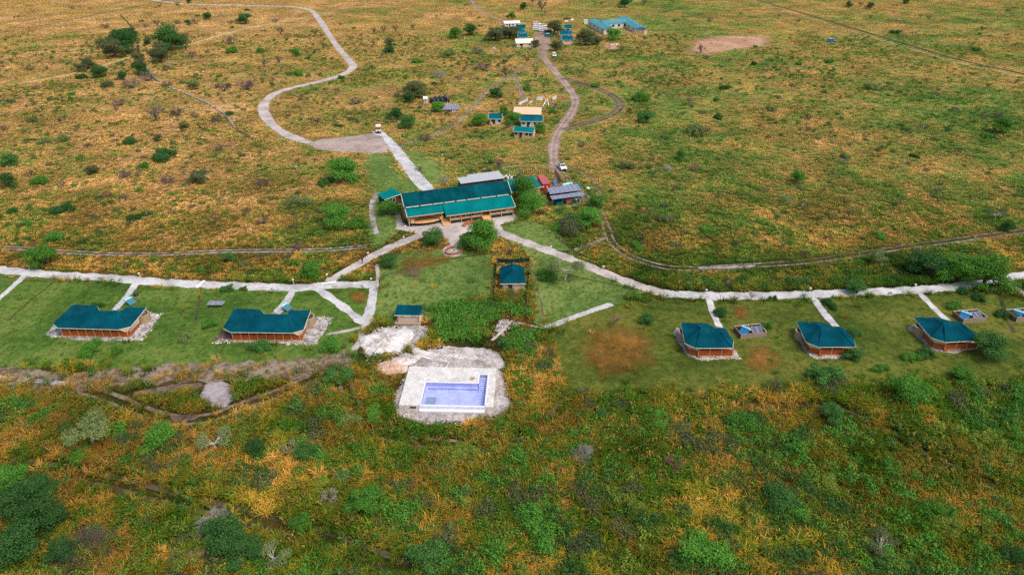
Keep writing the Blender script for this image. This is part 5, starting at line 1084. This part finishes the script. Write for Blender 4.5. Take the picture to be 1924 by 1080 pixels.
NAME = {'R': 'leafy_tree', 'D': 'leafy_shrub', 'F': 'flat_topped_acacia', 'B': 'leafless_tree', 'T': 'leafless_bush', 'S': 'sparse_tree'}
HUE = {'g': ('lf_g', 'bright green'), 't': ('lf_t', 'blue green'), 'd': ('lf_d', 'dark green'), 'o': ('lf_o', 'olive'), 'p': ('lf_p', 'pale green'), 'y': ('lf_y', 'yellow green'), 'k': ('twig_k', 'dark grey'), 'w': ('twig_w', 'pale grey'), 'r': ('twig_r', 'reddish brown')}
V = '''190 92 24 R o;240 72 26 R d;150 150 20 D d;275 85 20 R o;360 108 22 T k;200 165 24 D o;228 152 22 R d;210 112 44 R o;336 93 34 R o;256 122 28 R o;276 154 34 T k;305 110 36 R d;165 132 26 R o;220 84 30 R o;354 8 12 R d;135 18 12 T k;197 54 17 T k;215 62 12 D d;295 52 15 B k;275 52 14 T k;333 46 15 T k;352 48 14 R d;368 46 20 T k;390 38 18 R d;433 48 13 B k;458 46 26 R d;463 21 10 D d;518 43 14 T k;527 68 20 B k;593 70 17 B k;
230 102 58 R d;315 100 62 R d;296 120 42 R o;184 148 34 R d;259 144 34 R d;246 167 34 T k;148 137 22 R o;313 134 18 T k;313 163 20 T k;363 170 22 R p;419 173 28 T k;461 171 36 T k;435 84 22 T k;435 101 24 D g;488 100 14 R g;524 120 17 B k;555 108 18 R g;497 127 18 B k;580 111 12 D g;608 113 9 D g;557 144 24 D g;493 157 15 B k;513 156 12 B k;543 142 14 D o;
138 189 22 F g;15 194 16 D t;154 109 11 B k;98 101 10 D g;57 133 16 T k;68 168 16 T r;222 200 22 T k;292 228 40 B k;345 244 22 R p;330 220 28 T k;367 222 18 T k;408 230 28 T k;430 218 18 D d;295 269 18 R o;242 272 28 D d;163 278 18 T k;113 270 30 D p;78 273 28 D p;412 285 22 T k;305 303 48 D d;371 346 38 R o;314 346 30 T k;268 318 24 D g;15 315 34 R t;12 356 34 R d;72 350 34 D g;8 246 20 T r;233 335 30 T k;492 353 32 T k;597 237 20 B k;633 176 14 B k;637 240 16 D d;60 232 26 D p;150 300 16 D g;175 330 26 R o;
640 346 64 R g;612 352 36 D t;720 62 17 B k;703 65 15 B k;777 57 13 B k;743 61 18 B k;820 36 11 B k;884 68 28 R d;855 73 28 R g;731 88 22 R o;731 101 26 D d;703 87 12 B k;983 19 17 R d;962 36 14 R g;1017 23 26 B k;1000 8 16 B k;1175 16 26 R d;1210 10 14 B k;930 78 38 R o;958 75 38 R o;1006 90 19 R o;1043 67 34 R o;1045 98 26 R o;1101 88 40 R o;1123 86 24 R o;1150 78 36 R g;1170 97 14 B k;
950 147 26 B k;907 134 30 T k;825 147 24 T w;897 103 24 T k;862 156 16 B k;990 119 16 B k;1008 146 12 B k;932 186 28 R d;778 188 48 R o;768 195 24 R d;745 184 18 T k;744 229 30 R d;766 245 34 R t;798 266 26 T k;668 197 22 T k;822 213 30 R g;900 240 34 R g;947 218 24 R g;965 238 34 R g;1014 252 28 R g;1040 214 18 D g;938 318 24 B k;922 309 14 D d;1093 277 20 T k;1180 213 13 B k;1217 234 34 R t;1207 191 36 D g;1255 323 20 T w;835 345 22 T w;787 322 18 T k;1120 165 16 D g;990 172 20 D g;700 130 16 T k;640 150 16 D d;780 120 20 D g;845 105 26 D p;
1317 101 20 B k;1335 41 14 T k;1498 46 13 B k;1596 15 14 R o;1636 19 16 R o;1617 14 12 B k;1703 9 14 R d;1846 60 13 B k;1827 88 10 B k;1687 65 18 D d;1836 97 18 D g;1417 123 14 D d;1362 170 22 D d;1347 193 14 R g;1743 154 14 T r;1760 184 14 B k;1849 223 16 T k;1876 223 22 T k;1886 254 38 R g;1860 262 24 D g;1375 249 9 B k;1315 257 46 D p;1349 226 22 D d;1704 248 16 T k;1707 311 12 T k;1722 298 18 D d;1501 347 36 R g;1305 322 26 T r;1280 304 24 R g;1420 90 10 D g;1560 120 18 D g;1640 170 30 D p;1450 210 24 D p;1590 300 24 D p;1180 320 30 D p;
118 401 40 D d;20 403 24 D d;230 376 22 T k;200 372 24 T r;255 416 28 D d;322 403 18 T k;557 391 46 D p;624 431 62 R g;670 432 46 D g;665 345 30 D g;95 456 34 D g;80 506 58 R g;428 496 28 R t;583 528 46 R g;428 549 26 D t;458 546 14 D t;167 667 46 D g;215 667 24 D g;483 663 40 D t;620 663 44 D g;345 641 26 D p;390 618 34 D g;625 720 54 D t;560 470 24 T k;180 580 20 D d;
1872 416 38 S o;1897 438 30 R d;1558 451 16 T k;1593 381 16 T r;1655 449 26 D g;1650 501 38 R p;1511 482 20 T k;1368 541 26 S o;1412 563 18 B r;1616 558 44 R t;1758 527 80 R d;1803 539 78 R g;1864 552 88 R g;1357 596 30 D d;1456 566 18 D d;1445 619 24 D g;1607 636 32 D t;1606 681 36 R t;1865 681 62 R t;1716 681 30 D g;1745 674 36 D d;1812 724 40 R g;1550 727 66 D t;1658 699 28 D g;1896 602 36 D d;1815 556 26 D d;1842 567 24 D d;1795 581 30 D g;1560 579 30 D d;1200 470 26 D g;1250 420 30 D p;1330 440 26 D g;1480 380 26 D p;
812 466 48 R t;905 478 72 R g;880 470 40 R t;985 386 60 R g;998 410 56 R g;730 410 44 R g;731 507 38 R t;780 521 36 T r;1105 431 52 R g;1075 440 56 D o;1050 436 26 D g;1062 531 70 S p;1035 528 50 D g;1215 612 34 D t;1157 613 28 B r;957 661 28 D t;985 645 40 D t;1122 392 34 R g;850 606 34 D g;880 598 40 D g;915 604 44 D g;865 628 40 D g;900 634 36 D y;925 588 34 D d;840 642 30 D g;945 650 30 D t;700 430 18 T w;
168 844 88 F p;127 842 30 D t;145 870 46 D g;295 850 62 R g;405 852 62 S p;480 864 46 R d;578 873 46 R t;545 852 36 T w;440 879 26 T r;157 1062 104 T k;400 1002 66 T w;617 946 40 T w;30 985 80 R d;25 1072 96 R d;75 1015 90 R d;60 945 62 R d;115 1070 64 R d;8 930 60 R g;455 1072 76 R d;415 1052 96 R d;515 1067 62 S p;368 1052 34 T w;645 902 34 T w;
683 967 68 R g;730 927 38 T k;1095 872 54 T w;1130 792 38 D t;1268 882 42 T r;705 792 46 D g;655 802 38 D p;958 1063 18 T k;1000 1024 90 D g;800 1078 96 D t;1107 890 26 D d;560 1000 50 D g;870 870 60 D y;
1566 806 52 R t;1708 767 70 R g;1573 740 18 T w;1470 825 18 T k;1590 822 26 B r;1470 972 84 D t;1492 975 60 D g;1436 994 18 T w;1655 1043 64 S o;1757 982 52 D g;1908 1068 54 R d;1325 1076 100 D g;1400 817 70 D g;1680 1076 64 D g;1860 848 54 D y;1180 960 60 D y;1560 930 60 D y;1790 1010 60 D y;1240 800 50 D g'''
def zone(px, b):
    if b >= 735: return 'in the scrub at lower left' if px < 650 else ('in the scrub below the pool' if px < 1280 else 'in the scrub at lower right')
    if px < 680:
        if b < 130: return 'in the far top left' if px < 620 else 'by the far road at top'
        if 480 < px and 150 < b < 260: return 'inside the looping driveway'
        if b < 365: return 'left of the looping driveway'
        if b < 500: return 'above the long left footpath'
        return 'on the lawn by the large tents'
    if px < 1250:
        if b < 112: return 'around the far staff camp'
        if b < 290: return 'around the black tanks' if px < 870 else 'around the staff huts'
        if b < 350: return 'behind the kitchen'
        if b < 485: return 'around the green roofed lodge'
        return 'on the central lawn and weeds'
    if b < 130: return 'in the far top right'
    if b < 365: return 'right of the service road'
    if b < 552: return 'above the long right footpath'
    return 'on the lawn by the small tents'
ents = []
for ln in V.replace('\n', '').split(';'):
    q = ln.split(); ents.append((float(q[0]), float(q[1]), float(q[2]), q[3], q[4]))
# more small bushes dotting the plains
xr = random.Random(77)
for _ in range(250):
    px, b = xr.uniform(0, 1924), 10 + 500 * xr.random() ** 1.25; q = P(px, b); ii, jj = int((q[0] - GX0) / CS), int((q[1] - GY0) / CS)
    if not (0 <= ii < GNX and 0 <= jj < GNY) or KEEP[max(0, jj - 4):jj + 5, max(0, ii - 4):ii + 5].max() > .1 or LAWNKEEP[jj, ii] > .1: continue
    k, h = xr.choice([('T', 'k'), ('T', 'k'), ('T', 'w'), ('D', 'g'), ('D', 'p'), ('D', 'o'), ('B', 'k'), ('B', 'k'), ('B', 'k'), ('S', 'o')]); ents.append((px, b, xr.uniform(7, 15) * (.7 + b / 700), k, h))
cls = {}
for i, (px, b, w_, k, h) in enumerate(ents): cls.setdefault((NOUN[k], HUE[h][1], zone(px, b)), []).append(i)
NW = 'zero one two three four five six seven eight nine ten eleven twelve thirteen fourteen fifteen sixteen seventeen eighteen nineteen'.split()
OW = 'zeroth first second third fourth fifth sixth seventh eighth ninth tenth eleventh twelfth thirteenth fourteenth fifteenth sixteenth seventeenth eighteenth nineteenth'.split()
for q in ('twenty', 'thirty', 'forty', 'fifty'): NW += [q] + [q + '-' + z for z in NW[1:10]]; OW += [q[:-1] + 'ieth'] + [q + '-' + z for z in OW[1:10]]
OW = ['leftmost'] + [q + ' from left' for q in OW[2:]]
VL = {}
for (no, hu, zo), ids in cls.items():
    ids.sort(key=lambda i: ents[i][0])
    for r_, i in enumerate(ids):
        if len(ids) == 1: VL[i] = f'only {hu} {no} {zo}'
        else: VL[i] = f'{"rightmost" if r_ == len(ids) - 1 else OW[r_]} of {NW[len(ids)]} {hu} {no.replace("bush", "bushe")}s {zo}'
SHD = []
for i, (px, b, w_, k, h) in enumerate(ents):
    x, y = P(px, b); r_ = w_ / 2 / S(b) * 1.14; y += (.55 if k in 'RD' else .25) * r_
    rr = random.Random(i * 7 + 3); pk = 'N' if k == 'T' and r_ > 1.9 else k; var = PRO[pk][rr.randrange(len(PRO[pk]))]
    t = thing(NAME[k], VL[i], 'shrub' if k == 'D' else ('bush' if k == 'T' else 'tree'), (x, y), rr.uniform(0, 6.28), f'{NOUN[k].replace("bush", "bushe")}s {zone(px, b)}')
    hz = r_ * rr.uniform(.85, 1.1) * (1.15 if k in 'B' else 1.0)
    t.scale = (r_ * rr.uniform(.92, 1.12), r_ * rr.uniform(.8, 1.15), hz)
    tm, cm = ('bark_w' if (k in 'SF') else 'bark'), HUE[h][0]
    if k in 'BT': tm = cm
    for (nm, me), mt in zip(var, (tm, cm)):
        o = bpy.data.objects.new(nm, me); COL.objects.link(o); o.parent = t; o.material_slots[0].link = 'OBJECT'; o.material_slots[0].material = MAT[mt]
    SHD.append((x, y, r_))

# ---------------------------------------------------------------- grass, weeds, rubble: uncountable cover
HID = bpy.data.collections.new('cover_sources')
def blade_tuft(seed, n, rad, h, wd, droop=.35):
    rr = random.Random(seed); mb = MB()
    for k in range(n):
        a = rr.uniform(0, 6.28); r_ = rad * math.sqrt(rr.random()) * .6; p = Vector((r_ * math.cos(a), r_ * math.sin(a), -.03)); b = a + rr.uniform(-.7, .7); hh = h * rr.uniform(.55, 1.1); ln = hh * rr.uniform(.4, 1.35)
        t1 = p + Vector((math.cos(b) * ln * .4, math.sin(b) * ln * .4, hh * .7)); t2 = p + Vector((math.cos(b) * ln, math.sin(b) * ln, hh * (1 - droop * rr.random()))); sd = Vector((-math.sin(b + rr.uniform(-.8, .8)), math.cos(b), 0)) * wd * rr.uniform(.6, 1.3)
        mb.add([p - sd * .6, p + sd * .6, t1 + sd, t1 - sd, t2], [(0, 1, 2, 3), (3, 2, 4)])
    return mb
def leaf_tuft(seed, n, rad, h, size):
    rr = random.Random(seed); return leafcloud(rr, [((0, 0, h * .35), (rad, rad, h * .65)), ((rad * .4, 0, h * .5), (rad * .5, rad * .5, h * .5))], n, size)
def source(mb, name, mat):
    me = bpy.data.meshes.new(name); me.from_pydata(mb.v, [], mb.f); me.materials.append(MAT[mat]); o = bpy.data.objects.new(name, me); HID.objects.link(o); return o
def scatter(name, src, pts, scl, label):
    """one cover object: a source tuft stood on each of the points"""
    me = bpy.data.meshes.new(name); me.vertices.add(len(pts)); me.vertices.foreach_set('co', np.asarray(pts, np.float32).ravel())
    for nm, arr in (('scl', scl), ('rot', nrs.uniform(0, 6.28, len(pts)))): at = me.attributes.new(nm, 'FLOAT', 'POINT'); at.data.foreach_set('value', np.asarray(arr, np.float32))
    o = bpy.data.objects.new(name, me); COL.objects.link(o); tag(o, label, kind='stuff')
    ng = bpy.data.node_groups.new(name, 'GeometryNodeTree'); ng.interface.new_socket('Geometry', in_out='INPUT', socket_type='NodeSocketGeometry'); ng.interface.new_socket('Geometry', in_out='OUTPUT', socket_type='NodeSocketGeometry')
    gi, go = ng.nodes.new('NodeGroupInput'), ng.nodes.new('NodeGroupOutput'); ip = ng.nodes.new('GeometryNodeInstanceOnPoints'); oi = ng.nodes.new('GeometryNodeObjectInfo'); oi.inputs['Object'].default_value = src
    m2p = ng.nodes.new('GeometryNodeMeshToPoints'); a1 = ng.nodes.new('GeometryNodeInputNamedAttribute'); a1.data_type = 'FLOAT'; a1.inputs[0].default_value = 'scl'; a2 = ng.nodes.new('GeometryNodeInputNamedAttribute'); a2.data_type = 'FLOAT'; a2.inputs[0].default_value = 'rot'
    cx = ng.nodes.new('ShaderNodeCombineXYZ'); L = ng.links.new
    L(gi.outputs[0], m2p.inputs[0]); L(m2p.outputs[0], ip.inputs['Points']); L(oi.outputs['Geometry'], ip.inputs['Instance']); L(a2.outputs[0], cx.inputs[2]); L(cx.outputs[0], ip.inputs['Rotation']); L(a1.outputs[0], ip.inputs['Scale']); L(ip.outputs[0], go.inputs[0])
    md = o.modifiers.new('cover', 'NODES'); md.node_group = ng
    return o
def sample(y0, y1, dens, margin=1.18, lawn=False):
    """random points on the ground between two distances, within what the place shows, thinned by what covers it"""
    hw = lambda y: (y * math.cos(PITCH) + CAM_H * math.sin(PITCH)) * 962 / F_PX * margin
    wmax = hw(y1); n = int(2 * wmax * (y1 - y0) * dens); x = nrs.uniform(-wmax, wmax, n); y = nrs.uniform(y0, y1, n); ok = np.abs(x) < hw(y)
    i = ((x - GX0) / CS).astype(int).clip(0, GNX - 1); j = ((y - GY0) / CS).astype(int).clip(0, GNY - 1)
    if lawn: ok &= LAWN[j, i] & (FOOT[j, i] < .5)
    else:
        i2 = ((x + nrs.normal(0, 1.1, n) - GX0) / CS).astype(int).clip(0, GNX - 1); j2 = ((y + nrs.normal(0, 1.1, n) - GY0) / CS).astype(int).clip(0, GNY - 1)
        ok &= nrs.uniform(0, 1, n) >= np.maximum(KEEP[j, i], LAWNKEEP[j2, i2] * .996)
    return x[ok], y[ok]

FOOT = KEEP.copy(); raster_poly([P(*q) for q in ((800, 580), (850, 570), (930, 578), (1000, 585), (1020, 605), (1010, 640), (960, 665), (880, 668), (835, 655), (805, 615))], KEEP, .8)
WIDE = FOOT.copy()                     # paths and footprints with a berth for bushes
for di in range(-3, 4):
    for dj in range(-3, 4): WIDE = np.maximum(WIDE, np.roll(np.roll(FOOT, di, 1), dj, 0))
def clear(x, y): return WIDE[((y - GY0) / CS).astype(int).clip(0, GNY - 1), ((x - GX0) / CS).astype(int).clip(0, GNX - 1)] < .3
def pts3(x, y): return np.stack([x, y, np.zeros_like(x)], 1)
for k in range(3):
    s_ = source(blade_tuft(k, 24, .5, .9, .035), 'grass_tuft', 'grass'); x, y = sample(50, 128, 1.0); scatter('tall_grass', s_, pts3(x, y), nrs.uniform(.5, 1.6, len(x)), 'tall rusty and green grass of the near savanna')
for k in range(2):
    s_ = source(blade_tuft(10 + k, 18, .8, .5, .075), 'grass_tuft', 'grass_m'); x, y = sample(128, 260, .75); scatter('tall_grass', s_, pts3(x, y), nrs.uniform(.6, 1.3, len(x)), 'tall straw coloured grass around the camp')
s_ = source(blade_tuft(20, 16, 1.2, .42, .16), 'grass_tuft', 'grass_f'); x, y = sample(260, 640, .30); scatter('tall_grass', s_, pts3(x, y), nrs.uniform(.7, 1.4, len(x)), 'dry straw grass of the far savanna')
def vnoise(x, y, size, seed):
    g_ = np.random.RandomState(seed).uniform(0, 1, (256, 256)); out = 0; amp = 1; tot = 0
    for o_ in range(3):
        u, v = x / size, y / size; i, j = np.floor(u).astype(int), np.floor(v).astype(int); fu, fv = u - i, v - j; fu = fu * fu * (3 - 2 * fu); fv = fv * fv * (3 - 2 * fv)
        q = lambda a, b: g_[(j + b) % 256, (i + a) % 256]
        out = out + amp * ((q(0, 0) * (1 - fu) + q(1, 0) * fu) * (1 - fv) + (q(0, 1) * (1 - fu) + q(1, 1) * fu) * fv); tot += amp; amp *= .5; size /= 2.1
    return out / tot
for seed, mt, nm, d_near, d_mid in ((1, 'weeds', 'bright green', 1.5, .26), (2, 'weeds_o', 'olive brown', 1.6, .12), (3, 'lf_t', 'blue green', .5, .06)):
    s_ = source(leaf_tuft(30 + seed, 60, .5, .75, .085), 'weed_clump', mt); x, y = sample(50, 128, d_near); m = vnoise(x, y, 9, seed) + nrs.normal(0, .05, len(x)) > .57
    scatter('undergrowth', s_, pts3(x[m], y[m]), nrs.uniform(.6, 1.9, m.sum()), nm + ' leafy undergrowth among the near grass')
    s_ = source(leaf_tuft(40 + seed, 30, .8, .45, .15), 'weed_clump', mt); x, y = sample(128, 420, d_mid); m = vnoise(x, y, 16, seed + 5) + nrs.normal(0, .05, len(x)) > .60
    scatter('undergrowth', s_, pts3(x[m], y[m]), nrs.uniform(.5, 1.4, m.sum()), nm + ' leafy undergrowth among the farther grass')
for seed, mt, nm in ((11, 'lf_g', 'bright green'), (12, 'lf_y', 'yellow green'), (13, 'lf_o', 'olive'), (14, 'lf_d', 'dark green')):
    rr = random.Random(seed); bl = [((rr.uniform(-.6, .6), rr.uniform(-.6, .6), rr.uniform(.2, .6)), (rr.uniform(.25, .5), rr.uniform(.25, .5), rr.uniform(.25, .45))) for _ in range(7)]
    s_ = source(leafcloud(rr, bl, 420, .07), 'scrub_clump', mt)
    x, y = sample(50, 128, .17); m = (vnoise(x, y, 13, seed) > .57) & clear(x, y); x2, y2 = sample(128, 420, .016); m2 = (vnoise(x2, y2, 28, seed + 9) > .54) & clear(x2, y2)
    scatter('low_scrub', s_, pts3(np.r_[x[m], x2[m2]], np.r_[y[m], y2[m2]]), np.r_[nrs.uniform(.5, 2.0, m.sum()) ** 1.2, nrs.uniform(.5, 1.4, m2.sum())], nm + ' low scrub scattered through the grass')
s_ = source(blade_tuft(40, 12, .35, .2, .03), 'turf_tuft', 'turf'); x, y = sample(85, 190, 2.4, lawn=True); scatter('short_grass', s_, pts3(x, y), nrs.uniform(.5, 1.2, len(x)), 'short tufts in the mown lawns')

wz = [P(*q) for q in ((800, 580), (850, 570), (930, 578), (1000, 585), (1020, 605), (1010, 640), (960, 665), (880, 668), (835, 655), (805, 615))]
WZ = np.zeros((GNY, GNX), bool); raster_poly(wz, WZ, True)
s_ = source(leaf_tuft(33, 44, .5, .8, .09), 'weed_clump', 'lf_g'); x, y = nrs.uniform(-20, 12, 4200), nrs.uniform(94, 124, 4200); i = ((x - GX0) / CS).astype(int); j = ((y - GY0) / CS).astype(int); m = WZ[j, i] & clear(x, y)
scatter('undergrowth', s_, pts3(x[m], y[m]), nrs.uniform(.5, 2.2, m.sum()), 'dense green weeds between the spa hut and the pool')

def rock(seed):
    rr = random.Random(seed); mb = MB(); n = 6
    for z, r_ in ((-.05, .8), (.25, 1.0), (.5, .55)):
        for k in range(n): a = 6.283 * k / n + rr.uniform(-.3, .3); q = r_ * rr.uniform(.7, 1.15); mb.v.append((q * math.cos(a), q * math.sin(a) * .8, z * rr.uniform(.7, 1.2)))
    for j in range(2):
        for k in range(n): mb.f.append((j * n + k, j * n + (k + 1) % n, (j + 1) * n + (k + 1) % n, (j + 1) * n + k))
    mb.f.append(tuple(range(2 * n, 3 * n))); return mb
RZ = np.zeros((GNY, GNX), bool)
for q in ([(732, 768), (738, 745), (755, 715), (765, 690), (800, 662), (870, 664), (925, 660), (952, 705), (958, 735), (972, 760), (952, 780), (900, 794), (830, 804), (775, 798), (742, 784)], [(690, 615), (800, 610), (806, 640), (850, 655), (880, 662), (800, 690), (700, 705), (680, 650)], [(920, 640), (926, 616), (945, 598), (980, 606), (960, 620), (935, 640)], [(82, 632), (270, 640), (306, 590), (270, 585), (245, 630), (110, 628)], [(398, 644), (594, 648), (626, 597), (600, 593), (575, 638), (420, 636)], [(1284, 664), (1312, 678), (1394, 675), (1380, 660), (1310, 670)], [(1512, 660), (1535, 676), (1625, 668), (1610, 660), (1540, 668)]): raster_poly([P(*z) for z in q], RZ, True)
DK = np.zeros((GNY, GNX), bool); raster_poly([pool_pt(-.3, -.9), pool_pt(15.5, -.9), pool_pt(15.5, 10.6), pool_pt(-.3, 10.6)], DK, True)
for k, (mt, nm) in enumerate((('rubble', 'pale'), ('offwhite', 'white'), ('stone', 'brown'))):
    s_ = source(rock(k), 'stone', mt); x, y = nrs.uniform(-100, 90, 60000), nrs.uniform(78, 124, 60000)
    i = ((x - GX0) / CS).astype(int); j = ((y - GY0) / CS).astype(int); m = RZ[j, i] & ~DK[j, i] & (vnoise(x, y, 3.0, 40 + k) > .47)
    scatter('rubble', s_, pts3(x[m], y[m]), nrs.uniform(.05, .22, m.sum()) ** 1.0, nm + ' broken stones around the pool and tents')
